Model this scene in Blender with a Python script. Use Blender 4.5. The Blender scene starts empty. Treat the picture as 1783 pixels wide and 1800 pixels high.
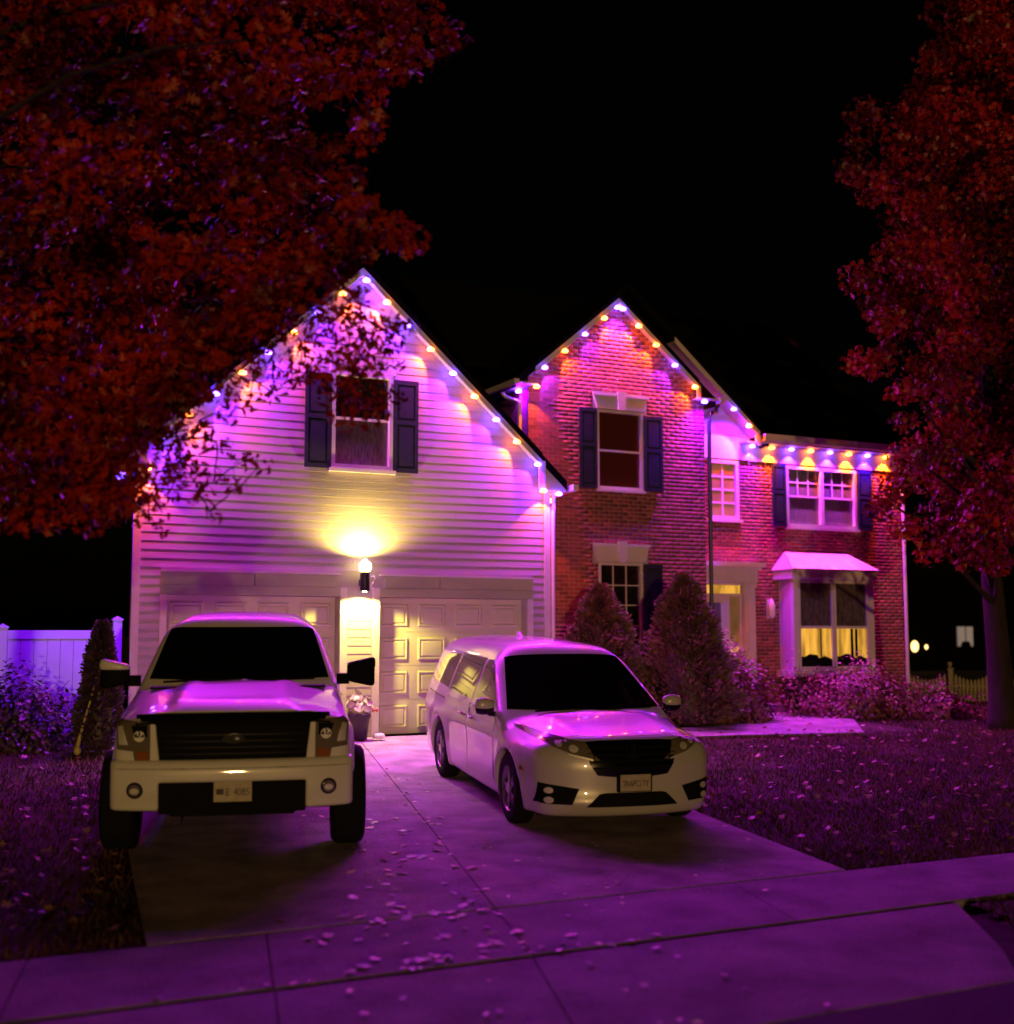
import bpy, bmesh, math, random
import numpy as np
from mathutils import Vector, Matrix, geometry

R = math.radians
random.seed(7)
rng = np.random.default_rng(7)
scene = bpy.context.scene
col = scene.collection

# ------------------------------------------------------------------ camera, world, sun, exposure
cam_d = bpy.data.cameras.new('camera')
cam_d.sensor_fit = 'HORIZONTAL'
cam_d.sensor_width = 36.0
cam_d.lens = 36.0 * 2200 / 1783
cam_d.clip_end = 2000
cam_d.dof.use_dof = True               # fast lens wide open at night, focused on the cars and the house
cam_d.dof.focus_distance = 15.5
cam_d.dof.aperture_fstop = 0.85
cam = bpy.data.objects.new('camera', cam_d)
cam.location = (0, 0, 1.57)
cam.rotation_euler = (R(90) + math.atan(215 / 2200), 0, R(-26.5))
col.objects.link(cam)
scene.camera = cam

SUN_EL, SUN_TRAVEL = 2.5, 18.0            # the street light across the road: low, from behind the camera's left
world = bpy.data.worlds.new('World')
scene.world = world
world.use_nodes = True
wn = world.node_tree
for n in list(wn.nodes): wn.nodes.remove(n)
w_out = wn.nodes.new('ShaderNodeOutputWorld')
w_bg = wn.nodes.new('ShaderNodeBackground')
w_sky = wn.nodes.new('ShaderNodeTexSky')
w_sky.sky_type = 'NISHITA'
w_sky.sun_disc = False
w_sky.sun_elevation = R(SUN_EL)
w_sky.sun_rotation = R(SUN_TRAVEL + 180)
w_bg.inputs['Strength'].default_value = 0.00022   # night
wn.links.new(w_sky.outputs[0], w_bg.inputs[0])
wn.links.new(w_bg.outputs[0], w_out.inputs[0])

sun_d = bpy.data.lights.new('sun', 'SUN')
sun_d.energy = 0.66
sun_d.angle = R(1.0)
sun_d.color = (1.0, 0.60, 0.20)
sun = bpy.data.objects.new('sun', sun_d)
_dir = Vector((math.sin(R(SUN_TRAVEL)) * math.cos(R(SUN_EL)), math.cos(R(SUN_TRAVEL)) * math.cos(R(SUN_EL)), -math.sin(R(SUN_EL))))
sun.rotation_euler = _dir.to_track_quat('-Z', 'Y').to_euler()
col.objects.link(sun)

scene.view_settings.view_transform = 'Standard'
scene.view_settings.look = 'None'
scene.view_settings.exposure = 0.0
scene.view_settings.gamma = 1.0
scene.view_settings.use_curve_mapping = False
scene.render.engine = 'CYCLES'
scene.cycles.use_denoising = True
scene.cycles.max_bounces = 6
scene.cycles.diffuse_bounces = 3
scene.cycles.glossy_bounces = 3
scene.cycles.transmission_bounces = 4
scene.cycles.use_light_tree = True
scene.cycles.sample_clamp_indirect = 4.0
scene.cycles.caustics_reflective = False
scene.cycles.caustics_refractive = False

SLOPE = 0.047
def gz(y):
    """height of the ground at depth y: flat at the garage, falling towards the street"""
    return SLOPE * (min(max(y, 4.0), 18.4) - 18.4)
def gza(y): return SLOPE * (np.clip(y, 4.0, 18.4) - 18.4)

# ------------------------------------------------------------------ materials
MATS = {}
def mat(name, base, rough=0.5, metal=0.0, spec=0.5, coat=0.0, vary=0.0, scale=8.0, bump=0.0, bscale=40.0,
        base2=None, emit=None, estr=0.0, rnd=0.0, stretch=None, coat_rough=0.05, detail=4.0, bdist=0.01, speck=0.0, evary=0.0):
    if name in MATS: return MATS[name]
    m = bpy.data.materials.new(name)
    m.use_nodes = True
    nt = m.node_tree
    b = nt.nodes['Principled BSDF']
    b.inputs['Base Color'].default_value = (*base, 1)
    b.inputs['Roughness'].default_value = rough
    b.inputs['Metallic'].default_value = metal
    b.inputs['Specular IOR Level'].default_value = spec
    b.inputs['Coat Weight'].default_value = coat
    b.inputs['Coat Roughness'].default_value = coat_rough
    if emit:
        b.inputs['Emission Color'].default_value = (*emit, 1)
        b.inputs['Emission Strength'].default_value = estr
    L = nt.links.new
    tc = nt.nodes.new('ShaderNodeTexCoord')
    mp = nt.nodes.new('ShaderNodeMapping')
    L(tc.outputs['Object'], mp.inputs[0])
    if stretch: mp.inputs['Scale'].default_value = stretch
    cur = None
    if vary > 0 or base2:
        n = nt.nodes.new('ShaderNodeTexNoise')
        n.inputs['Scale'].default_value = scale
        n.inputs['Detail'].default_value = detail
        L(mp.outputs[0], n.inputs['Vector'])
        r = nt.nodes.new('ShaderNodeValToRGB')
        lo = tuple(max(0, c * (1 - vary)) for c in base)
        hi = base2 if base2 else tuple(min(1, c * (1 + vary)) for c in base)
        r.color_ramp.elements[0].position = 0.32
        r.color_ramp.elements[1].position = 0.68
        r.color_ramp.elements[0].color = (*lo, 1)
        r.color_ramp.elements[1].color = (*hi, 1)
        L(n.outputs[0], r.inputs[0])
        cur = r.outputs[0]
    if rnd > 0:
        oi = nt.nodes.new('ShaderNodeObjectInfo')
        hs = nt.nodes.new('ShaderNodeHueSaturation')
        mr = nt.nodes.new('ShaderNodeMapRange')
        mr.inputs['To Min'].default_value = 1 - rnd
        mr.inputs['To Max'].default_value = 1 + rnd
        L(oi.outputs['Random'], mr.inputs['Value'])
        L(mr.outputs[0], hs.inputs['Value'])
        if cur: L(cur, hs.inputs['Color'])
        else: hs.inputs['Color'].default_value = (*base, 1)
        cur = hs.outputs[0]
    if speck > 0:                      # fine aggregate grain
        n3 = nt.nodes.new('ShaderNodeTexNoise'); n3.inputs['Scale'].default_value = 95; n3.inputs['Detail'].default_value = 3
        L(mp.outputs[0], n3.inputs['Vector'])
        m3 = nt.nodes.new('ShaderNodeMapRange')
        m3.inputs['From Min'].default_value = .35; m3.inputs['From Max'].default_value = .65
        m3.inputs['To Min'].default_value = 1-speck; m3.inputs['To Max'].default_value = 1+speck
        L(n3.outputs[0], m3.inputs['Value'])
        h3 = nt.nodes.new('ShaderNodeHueSaturation')
        L(m3.outputs[0], h3.inputs['Value'])
        if cur: L(cur, h3.inputs['Color'])
        else: h3.inputs['Color'].default_value = (*base, 1)
        cur = h3.outputs[0]
    if evary > 0:                      # uneven room light: folds and furniture
        n4 = nt.nodes.new('ShaderNodeTexNoise'); n4.inputs['Scale'].default_value = 2.6; n4.inputs['Detail'].default_value = 5
        L(mp.outputs[0], n4.inputs['Vector'])
        m4 = nt.nodes.new('ShaderNodeMapRange')
        m4.inputs['From Min'].default_value = .35; m4.inputs['From Max'].default_value = .65
        m4.inputs['To Min'].default_value = estr*(1-evary); m4.inputs['To Max'].default_value = estr*(1+evary)
        L(n4.outputs[0], m4.inputs['Value']); L(m4.outputs[0], b.inputs['Emission Strength'])
    if cur: L(cur, b.inputs['Base Color'])
    if bump > 0:
        n2 = nt.nodes.new('ShaderNodeTexNoise')
        n2.inputs['Scale'].default_value = bscale
        n2.inputs['Detail'].default_value = 5
        L(mp.outputs[0], n2.inputs['Vector'])
        bp = nt.nodes.new('ShaderNodeBump')
        bp.inputs['Strength'].default_value = bump
        bp.inputs['Distance'].default_value = bdist
        L(n2.outputs[0], bp.inputs['Height'])
        L(bp.outputs[0], b.inputs['Normal'])
    MATS[name] = m
    return m

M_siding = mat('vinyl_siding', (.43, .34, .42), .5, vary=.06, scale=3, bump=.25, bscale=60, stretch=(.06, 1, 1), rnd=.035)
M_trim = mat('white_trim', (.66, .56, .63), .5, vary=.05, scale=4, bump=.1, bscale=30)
M_trimdark = mat('shaded_trim', (.42, .38, .33), .6, vary=.12, scale=5, bump=.2, bscale=25, stretch=(.2, 1, 1))  # darker trim tone; dimness of grazing light over the doors put into it
M_door = mat('garage_door_paint', (.60, .55, .48), .5, vary=.06, scale=6, bump=.12, bscale=50, stretch=(.15, 1, 1), rnd=.03)
M_brick = mat('red_brick', (.235, .048, .04), .85, vary=.25, scale=14, bump=.6, bscale=90, rnd=.35)
M_mortar = mat('mortar', (.36, .30, .28), .95, vary=.15, scale=20, bump=.5, bscale=120)
M_shingle = mat('roof_shingles', (.006, .006, .007), .95, spec=.05, vary=.4, scale=18, bump=.8, bscale=60)
M_shutter = mat('navy_shutter', (.018, .02, .045), .45, vary=.15, scale=9, bump=.1)
M_glass = mat('dark_window_glass', (.012, .010, .012), .04, spec=.6)
M_curtain = mat('curtained_glass', (.16, .13, .15), .10, spec=.7, vary=.35, scale=5, stretch=(9, 1, .6))
M_sheer = mat('sheer_curtain', (.10, .075, .08), .25, spec=.6, vary=.5, scale=7, stretch=(5, 1, 1))
M_lit = mat('lamplit_room', (.3, .2, .05), .4, emit=(1, .50, .06), estr=.62, vary=.4, scale=3, stretch=(3, 1, .5), evary=.55)
M_litlow = mat('dim_room', (.2, .14, .07), .3, emit=(1, .46, .12), estr=.10, vary=.3, scale=3, evary=.4)
M_redroom = mat('dim_red_room', (.05, .012, .008), .15, spec=.6, emit=(1, .10, .03), estr=.006)
M_copper = mat('painted_metal_roof', (.66, .50, .46), .35, metal=.15, vary=.1, scale=3)
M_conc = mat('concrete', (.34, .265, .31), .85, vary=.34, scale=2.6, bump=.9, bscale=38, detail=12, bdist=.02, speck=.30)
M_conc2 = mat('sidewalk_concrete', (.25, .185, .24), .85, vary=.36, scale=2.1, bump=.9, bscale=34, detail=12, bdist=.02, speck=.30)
M_joint = mat('joint_filler', (.03, .025, .022), .95)
M_asph = mat('asphalt', (.05, .045, .045), .9, vary=.3, scale=30, bump=.6, bscale=90)
M_soil = mat('lawn_soil', (.035, .02, .012), .95, vary=.5, scale=2.5, bump=.8, bscale=30, base2=(.075, .04, .022))
M_grass = mat('autumn_grass', (.085, .024, .013), .6, vary=.5, scale=1.3)
M_litter = mat('fallen_leaf_brown', (.27, .13, .10), .5, vary=.4, scale=9)
M_dleaf = mat('dry_leaf', (.66, .52, .40), .5, rnd=.6)
M_leafL = mat('red_oak_leaf', (.30, .005, .002), .5, vary=.8, scale=1.3, base2=(.50, .022, .004), spec=.3)
M_leafR = mat('crimson_maple_leaf', (.28, .003, .006), .5, vary=.8, scale=.9, base2=(.46, .008, .014), spec=.45)
M_bark = mat('bark', (.022, .010, .009), .9, vary=.4, scale=12, bump=1, bscale=30, stretch=(1, 1, .25))
M_spruce = mat('spruce_needles', (.16, .085, .05), .6, vary=.5, scale=6)
M_shrub = mat('shrub_leaf', (.21, .055, .065), .5, vary=.5, scale=5)
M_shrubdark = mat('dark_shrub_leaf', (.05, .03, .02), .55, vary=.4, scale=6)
M_vinyl = mat('white_vinyl', (.68, .66, .66), .45, vary=.05, scale=3)
M_picket = mat('aged_picket_paint', (.30, .25, .19), .8, vary=.25, scale=12, bump=.3)
M_paint = mat('white_car_paint', (.72, .70, .66), .38, coat=1.0, coat_rough=.03, vary=.02, scale=2)
M_paint2 = mat('pearl_car_paint', (.52, .49, .47), .33, metal=.1, coat=1.0, coat_rough=.03, vary=.02, scale=2)
M_black = mat('black_plastic', (.004, .004, .005), .8, spec=.12)
M_gloss = mat('gloss_black', (.003, .003, .004), .15, coat=.4)
M_carglass = mat('car_glass', (.004, .004, .005), .02, spec=.45)
M_sideglass = mat('side_car_glass', (.03, .028, .024), .02, spec=1.0, coat=1.0, coat_rough=.01)
M_tyre = mat('tyre_rubber', (.006, .006, .006), .9, spec=.2, bump=.3, bscale=60)
M_alloy = mat('alloy', (.42, .42, .43), .3, metal=.9)
M_chrome = mat('chrome', (.75, .74, .72), .12, metal=1.0)
M_lens = mat('lamp_lens', (.15, .125, .085), .08, spec=.9, coat=1.0, coat_rough=.01)
M_amber = mat('amber_lens', (.30, .09, .01), .1, coat=1)
M_reflect = mat('lamp_reflector', (.80, .78, .70), .42, metal=.5)
M_plate = mat('plate_paint', (.42, .36, .26), .5, vary=.1, scale=30)
M_ink = mat('plate_ink', (.05, .03, .06), .6)
M_blackmetal = mat('black_metal', (.02, .02, .022), .4, metal=.3)
M_white = mat('white_enamel', (.78, .76, .74), .35)
M_pot = mat('dark_planter', (.03, .016, .03), .5, bump=.2)
M_pale = mat('pale_leaf', (.55, .50, .40), .5, vary=.3, scale=12)
M_coral = mat('coral_bloom', (.70, .16, .12), .5)
M_stone = mat('white_stone', (.78, .75, .70), .7, bump=.3)
M_hose = mat('yellow_green_hose', (.50, .46, .08), .45)
M_alu = mat('light_track', (.70, .68, .68), .4, metal=.2)
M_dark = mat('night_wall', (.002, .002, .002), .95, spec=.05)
def emitter(name, c, s):
    return mat(name, (.8, .8, .8), .4, emit=c, estr=s)
M_bulbV = emitter('violet_bulb', (.14, .045, 1.0), 46)
M_bulbO = emitter('orange_bulb', (1.0, .19, .012), 26)
M_lamp = emitter('lantern_lens', (1.0, .84, .30), 60)
M_addedglow = emitter('added_lamp_glow', (1.0, .84, .26), 9)  # for the glow shape added above the wall light housing
M_farlamp = emitter('far_lamp', (1.0, .62, .22), 3.0)
M_farwin = emitter('far_window', (.30, .30, .40), .20)
M_farwhite = emitter('far_white', (.9, .75, .85), .8)

# ------------------------------------------------------------------ builders
class MB:
    def __init__(s): s.v = []; s.f = []
    def add(s, vs, fs):
        o = len(s.v); s.v += [tuple(map(float, p)) for p in vs]; s.f += [tuple(i + o for i in f) for f in fs]; return s
    def box(s, x0, x1, y0, y1, z0, z1):
        return s.add([(x0,y0,z0),(x1,y0,z0),(x1,y1,z0),(x0,y1,z0),(x0,y0,z1),(x1,y0,z1),(x1,y1,z1),(x0,y1,z1)],
                     [(0,3,2,1),(4,5,6,7),(0,1,5,4),(1,2,6,5),(2,3,7,6),(3,0,4,7)])
    def prism(s, poly, axis, a, b):
        """polygon extruded along an axis; poly is (x,z) for 'y', (y,z) for 'x', (x,y) for 'z'"""
        n = len(poly)
        area = sum(poly[i][0]*poly[(i+1)%n][1]-poly[(i+1)%n][0]*poly[i][1] for i in range(n))
        if area < 0: poly = poly[::-1]
        def P(p, t): return {'y': (p[0], t, p[1]), 'x': (t, p[0], p[1]), 'z': (p[0], p[1], t)}[axis]
        vs = [P(p, a) for p in poly] + [P(p, b) for p in poly]
        lo, hi = tuple(range(n)), tuple(range(n, 2*n))
        flip = axis in 'xz'
        fs = [lo[::-1] if flip else lo, hi if flip else hi[::-1]]
        for i in range(n):
            j = (i+1) % n
            fs.append((i, j, n+j, n+i) if flip else (j, i, n+i, n+j))
        if (b < a): fs = [f[::-1] for f in fs]
        return s.add(vs, fs)
    def tube(s, pts, r, k=8, cap=True):
        pts = [Vector(p) for p in pts]
        rs = r if isinstance(r, (list, tuple)) else [r]*len(pts)
        vs = []; 
        for i, p in enumerate(pts):
            t = (pts[min(i+1, len(pts)-1)] - pts[max(i-1, 0)])
            t = t.normalized() if t.length > 1e-9 else Vector((0,0,1))
            a = Vector((0,0,1)) if abs(t.z) < .9 else Vector((1,0,0))
            u = t.cross(a).normalized(); w = t.cross(u)
            for j in range(k):
                an = 2*math.pi*j/k
                vs.append(p + (u*math.cos(an) + w*math.sin(an))*rs[i])
        fs = []
        for i in range(len(pts)-1):
            for j in range(k):
                a, b = i*k+j, i*k+(j+1)%k
                fs.append((a, a+k, b+k, b))
        if cap:
            fs.append(tuple(range(k))); fs.append(tuple(range((len(pts)-1)*k, len(pts)*k))[::-1])
        return s.add(vs, fs)
    def lathe(s, prof, c=(0,0,0), axis='z', k=24):
        """prof: list of (radius, height)"""
        vs = []
        for r, h in prof:
            for j in range(k):
                a = 2*math.pi*j/k
                p = (r*math.cos(a), r*math.sin(a), h)
                if axis == 'x': p = (h, p[0], p[1])
                if axis == 'y': p = (p[0], h, p[1])
                vs.append((p[0]+c[0], p[1]+c[1], p[2]+c[2]))
        fs = []
        for i in range(len(prof)-1):
            for j in range(k):
                a, b = i*k+j, i*k+(j+1)%k
                f = (a, b, b+k, a+k)
                fs.append(f if axis != 'y' else f[::-1])
        n = len(prof)
        f0, f1 = tuple(range(k))[::-1], tuple(range((n-1)*k, n*k))
        fs += [f0, f1] if axis != 'y' else [f0[::-1], f1[::-1]]
        return s.add(vs, fs)
    def ball(s, c, r, k=10, m=6, sq=(1,1,1)):
        return s.lathe([(max(1e-4, r*math.sin(math.pi*i/m))*1.0, -r*math.cos(math.pi*i/m)*sq[2]) for i in range(m+1)], c, 'z', k)
    def build(s, name, m, parent=None, smooth=False, loc=None):
        me = bpy.data.meshes.new(name)
        me.from_pydata(s.v, [], s.f)
        return link(name, me, m, parent, smooth, loc)

def link(name, me, m, parent=None, smooth=False, loc=None):
    if m and not me.materials: me.materials.append(m)
    if smooth:
        me.polygons.foreach_set('use_smooth', [True]*len(me.polygons))
    o = bpy.data.objects.new(name, me)
    col.objects.link(o)
    if parent:
        o.parent = parent
        if loc is None:
            loc = (0,0,0) if parent.parent or parent.get('local') else tuple(-c for c in parent.location)
        o.location = loc
    elif loc: o.location = loc
    return o

def np_mesh(name, v, f, m, parent=None, smooth=False, loc=None):
    """v: (n,3) array, f: (m,k) array of indices"""
    me = bpy.data.meshes.new(name)
    v = np.asarray(v, dtype=np.float32); f = np.asarray(f, dtype=np.int32)
    k = f.shape[1]
    me.vertices.add(len(v)); me.vertices.foreach_set('co', v.ravel())
    me.loops.add(f.size); me.loops.foreach_set('vertex_index', f.ravel())
    me.polygons.add(len(f)); me.polygons.foreach_set('loop_start', np.arange(0, f.size, k, dtype=np.int32))
    me.update(calc_edges=True)
    me.validate()
    return link(name, me, m, parent, smooth, loc)

def tag(o, label, cat, group=None, kind=None):
    if label: o['label'] = label
    if cat: o['category'] = cat
    if group: o['group'] = group
    if kind: o['kind'] = kind
    return o
def thing(name, label, cat, loc=(0,0,0), group=None, local=False, rot=None):
    o = bpy.data.objects.new(name, None)
    o.empty_display_size = .2
    o.location = loc
    if rot is not None: o.matrix_world = rot
    if local: o['local'] = 1
    col.objects.link(o)
    return tag(o, label, cat, group)
def structure(o): o['kind'] = 'structure'; return o

# scattering of a small template (leaf, sprig, blade) into one mesh
def scatter(tv, tf, pos, nrm, size, spin=None, jitter=None):
    """tv (k,3) template in its own x,y plane with z up, placed at pos with its z along nrm"""
    n = len(pos)
    nrm = nrm / np.maximum(np.linalg.norm(nrm, axis=1, keepdims=True), 1e-9)
    a = np.where(np.abs(nrm[:, 2:3]) < .9, np.array([[0,0,1.]]), np.array([[1.,0,0]]))
    u = np.cross(a, nrm); u /= np.linalg.norm(u, axis=1, keepdims=True)
    w = np.cross(nrm, u)
    sp = rng.uniform(0, 2*math.pi, n) if spin is None else spin
    c, s_ = np.cos(sp)[:, None], np.sin(sp)[:, None]
    u2, w2 = u*c + w*s_, -u*s_ + w*c
    size = np.broadcast_to(size, (n,))[:, None, None]
    V = pos[:, None, :] + size*(tv[None, :, 0:1]*u2[:, None] + tv[None, :, 1:2]*w2[:, None] + tv[None, :, 2:3]*nrm[:, None])
    F = tf[None] + (np.arange(n)*len(tv))[:, None, None]
    return V.reshape(-1, 3), F.reshape(-1, tf.shape[1])
def leaf_template(kind):
    if kind == 'oak':        # pointed lobes
        half = [(0,0),(.10,.14),(.42,.30),(.13,.36),(.46,.66),(.12,.62),(.20,.88),(0,1.05)]
    elif kind == 'maple':
        half = [(0,0),(.12,.02),(.50,.12),(.22,.34),(.46,.64),(.14,.62),(0,1.0)]
    else:
        half = [(0,0),(.26,.25),(.30,.55),(0,1.0)]
    pts = half + [(-x, y) for x, y in half[-2:0:-1]]
    v = np.array([(0, .45, .0)] + [(x, y, .14*abs(x) - .10*(y-.5)**2) for x, y in pts])
    v[:, 1] -= .45
    n = len(pts)
    f = np.array([(0, 1+i, 1+(i+1) % n) for i in range(n)])
    return v, f
OAK, MAPLE, OVAL = leaf_template('oak'), leaf_template('maple'), leaf_template('oval')
def unit(n):
    d = rng.normal(size=(n, 3)); return d/np.linalg.norm(d, axis=1, keepdims=True)

# ------------------------------------------------------------------ the setting: ground, street, pavement, drive, walk
def sheet(name, poly, dz, m, res=None):
    """flat polygon (x,y) following the fall of the ground"""
    mb = MB(); mb.add([(x, y, gz(y)+dz) for x, y in poly], [tuple(range(len(poly)))])
    return mb.build(name, m)
# ground to the horizon
mb = MB()
ys = [-400, 4.0, 18.4, 900]
for y in ys:
    mb.v += [(-700, y, gz(y)-.09), (900, y, gz(y)-.09)]
for i in range(3): mb.f.append((2*i, 2*i+1, 2*i+3, 2*i+2))
structure(mb.build('ground', M_soil))
structure(sheet('street', [(-60, -9), (90, -9), (90, 5.855), (-60, 5.855)], -.018, M_asph))

def lawn(name, x0, x1, y0, y1, step, edge):
    xs = np.arange(x0, x1+1e-6, step); ys_ = np.arange(y0, y1+1e-6, step)
    X, Y = np.meshgrid(xs, ys_, indexing='ij')
    Z = gza(Y) - .035 + .018*np.sin(X*1.7+.6*Y)*np.cos(Y*1.3) + rng.normal(0, .006, X.shape)
    n, m_ = X.shape
    v = np.stack([X, Y, Z], -1).reshape(-1, 3)
    i = np.arange((n-1)*m_).reshape(n-1, m_)[:, :-1].ravel()
    f = np.stack([i, i+m_, i+m_+1, i+1], 1)
    c = v[f].mean(1)
    f = f[edge(c[:, 0], c[:, 1])]
    return structure(np_mesh(name, v, f, M_soil, smooth=True))
def drive_right(y): return np.where(y > 11.3, 7.95+.28*(y-11.3), 7.58+.137*(y-8.6))
def drive_left(y): return 1.65+.13*(y-8.6)
lawn('lawn', 7.2, 40, 8.66, 22.4, .25, lambda x, y: (x > drive_right(y)-.15))
lawn('lawn', -14, 3.0, 8.66, 19.8, .25, lambda x, y: (x < drive_left(y)+.15))
lawn('lawn_strip', 7.0, 40, 5.65, 7.44, .25, lambda x, y: x > 7.7-.40*(7.35-y)+.1)

def slab(poly, parent, m, dz=0.0, gap=.006, lip=.004, thick=.09):
    """one concrete slab with a tooled edge"""
    cx = sum(p[0] for p in poly)/len(poly); cy = sum(p[1] for p in poly)/len(poly)
    def inset(d):
        out = []
        n = len(poly)
        for i in range(n):
            p0, p1, p2 = Vector(poly[i-1]), Vector(poly[i]), Vector(poly[(i+1) % n])
            e1, e2 = (p1-p0).normalized(), (p2-p1).normalized()
            n1, n2 = Vector((-e1.y, e1.x)), Vector((-e2.y, e2.x))
            b = (n1+n2); b = b.normalized() if b.length > 1e-6 else n1
            q = p1 + b*(d/max(.3, b.dot(n1)))
            out.append((q.x, q.y))
        return out
    a = sum(poly[i][0]*poly[(i+1) % len(poly)][1]-poly[(i+1) % len(poly)][0]*poly[i][1] for i in range(len(poly)))
    if a < 0: poly = poly[::-1]
    n = len(poly)
    A, B = inset(gap), inset(gap+lip)
    mb = MB()
    mb.v = [(x, y, gz(y)+dz-thick) for x, y in A] + [(x, y, gz(y)+dz-.0025) for x, y in A] + [(x, y, gz(y)+dz) for x, y in B]
    for i in range(n):
        j = (i+1) % n
        mb.f += [(i, j, n+j, n+i), (n+i, n+j, 2*n+j, 2*n+i)]
    mb.f.append(tuple(range(2*n, 3*n)))
    return mb.build('concrete_slab', m, parent)
def J(y): return 3.92+.247*(y-7.5)          # the long joint between the two halves of the drive
dl, dr = drive_left, lambda y: float(drive_right(np.array(y)))
drive = structure(sheet('driveway', [(dl(8.62)+.03, 8.597), (dr(8.62)-.03, 8.597), (dr(11.3)-.03, 11.3), (dr(18.36)-.05, 18.36), (dl(18.36)+.03, 18.36)], -.008, M_joint))
for ya, yb in ((8.62, 13.72), (13.72, 18.36)):
    slab([(dl(ya), ya), (J(ya), ya), (J(yb), yb), (dl(yb), yb)], drive, M_conc)
    right = [(J(ya), ya), (dr(ya), ya)] + ([(dr(11.3), 11.3)] if ya < 11 else []) + [(dr(yb), yb), (J(yb), yb)]
    slab(right, drive, M_conc)
walkway = structure(sheet('sidewalk', [(-14, 7.47), (34, 7.47), (34, 8.60), (-14, 8.60)], -.012, M_joint))
xs = [-9.9, -8.1, -6.3, -4.5, -2.7, -.9, .65, 2.18, 3.92, 6.1, 7.9, 9.7, 11.5, 13.3, 15.1, 16.9]
for a, b in zip(xs, xs[1:]):
    slab([(a, 7.476), (b, 7.476), (b+.27, 8.608), (a+.27, 8.608)], walkway, M_conc2, dz=-.004)
apron = structure(sheet('driveway_apron', [(-1.2, 5.85), (6.55, 5.85), (6.95, 6.3), (7.62, 7.468), (-.9, 7.468)], -.020, M_joint))
for a, b, a2, b2 in ((-1.2, 1.78, -.8, 2.18), (1.78, 3.40, 2.18, 3.90), (3.40, None, 3.90, None)):
    poly = [(a, 5.85), (b, 5.85), (b2, 7.444), (a2, 7.444)] if b else [(a, 5.85), (6.55, 5.85), (7.0, 6.4), (7.66, 7.444), (a2, 7.444)]
    slab(poly, apron, M_conc2, dz=-.012)
walk = structure(sheet('front_walk', [(9.2, 16.9), (12.0, 16.86), (14.9, 16.45), (16.3, 18.2), (16.3, 20.3), (14.6, 20.3), (14.6, 18.5), (12.8, 17.95), (9.6, 17.95)], .003, M_joint))
for poly in ([(9.5, 16.9), (11.0, 16.88), (11.0, 17.95), (9.75, 17.95)], [(11.0, 16.88), (12.5, 16.82), (12.5, 17.95), (11.0, 17.95)],
             [(12.5, 16.82), (14.0, 16.6), (14.0, 18.3), (12.5, 17.95)], [(14.0, 16.6), (14.95, 16.45), (16.3, 18.2), (14.6, 18.5), (14.0, 18.3)],
             [(14.6, 18.5), (16.3, 18.2), (16.3, 20.3), (14.6, 20.3)]):
    slab(poly, walk, M_conc, dz=.012)
stoop = MB().box(14.25, 16.4, 20.3, 21.2, -.05, .16).build('front_step', M_conc); structure(stoop)

# ------------------------------------------------------------------ house
HY, BY, WY = 18.4, 19.9, 21.2       # planes of the garage front, the brick bay and the wing
house = thing('house', 'two storey house with violet lit siding garage gable, red brick bay and wing', 'house', (11.5, 18.4, 0))

def cdt_wall(name, poly, holes, Y, m, parent):
    pts = list(poly); edges = [(i, (i+1) % len(poly)) for i in range(len(poly))]
    for h in holes:
        o = len(pts); x0, x1, z0, z1 = h
        pts += [(x0, z0), (x1, z0), (x1, z1), (x0, z1)]
        edges += [(o, o+1), (o+1, o+2), (o+2, o+3), (o+3, o)]
    V, E, F, *_ = geometry.delaunay_2d_cdt([Vector(p) for p in pts], edges, [], 0, 1e-5)
    def inp(p):
        c = False
        for i in range(len(poly)):
            a, b = poly[i], poly[(i+1) % len(poly)]
            if (a[1] > p[1]) != (b[1] > p[1]) and p[0] < (b[0]-a[0])*(p[1]-a[1])/(b[1]-a[1])+a[0]: c = not c
        return c
    fs = []
    for f in F:
        c = sum((V[i] for i in f), Vector((0, 0)))/len(f)
        if inp(c) and not any(h[0] < c.x < h[1] and h[2] < c.y < h[3] for h in holes):
            a = (V[f[1]]-V[f[0]]).cross(V[f[2]]-V[f[0]])
            fs.append(tuple(f) if a > 0 else tuple(f)[::-1])
    mb = MB(); mb.add([(v.x, Y, v.y) for v in V], fs)
    return mb.build(name, m, parent)
def cut(intervals, a, b):
    out = []
    for x0, x1 in intervals:
        if b <= x0 or a >= x1: out.append((x0, x1)); continue
        if a > x0: out.append((x0, a))
        if b < x1: out.append((b, x1))
    return out
def siding(wall, Y, z0, z1, xl, xr, openings, course=.127):
    k = 0
    while z0 + k*course < z1:
        za, zb = z0+k*course, min(z0+(k+1)*course, z1); k += 1
        iv = [(max(xl(za), xl(za)), min(xr(za), xr(za)))]
        for (a, b, c, d) in openings:
            if za < d-.01 and zb > c+.01: iv = cut(iv, a, b)
        for a, b in iv:
            cuts = [a]
            x = a + random.uniform(1.2, 3.6)
            while x < b-.5: cuts.append(x); x += random.uniform(2.2, 3.7)
            cuts.append(b)
            for p, q in zip(cuts, cuts[1:]):
                if q-p < .03: continue
                pt = max(p, xl(zb)) if p == a else p
                qt = min(q, xr(zb)) if q == b else q
                if qt <= pt: qt = pt = (pt+qt)/2
                g = .0015
                mb = MB()
                mb.add([(p+g, Y-.0125, za), (q-g, Y-.0125, za), (qt-g, Y-.006, zb), (pt+g, Y-.006, zb),
                        (p+g, Y-.004, za), (q-g, Y-.004, za)], [(0, 1, 2, 3), (4, 5, 1, 0), (0, 3, 4), (1, 5, 2)])
                mb.build('siding_board', M_siding, wall)
_bm = MB().box(-.101, .101, -.003, .02, -.0325, .0325)
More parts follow.
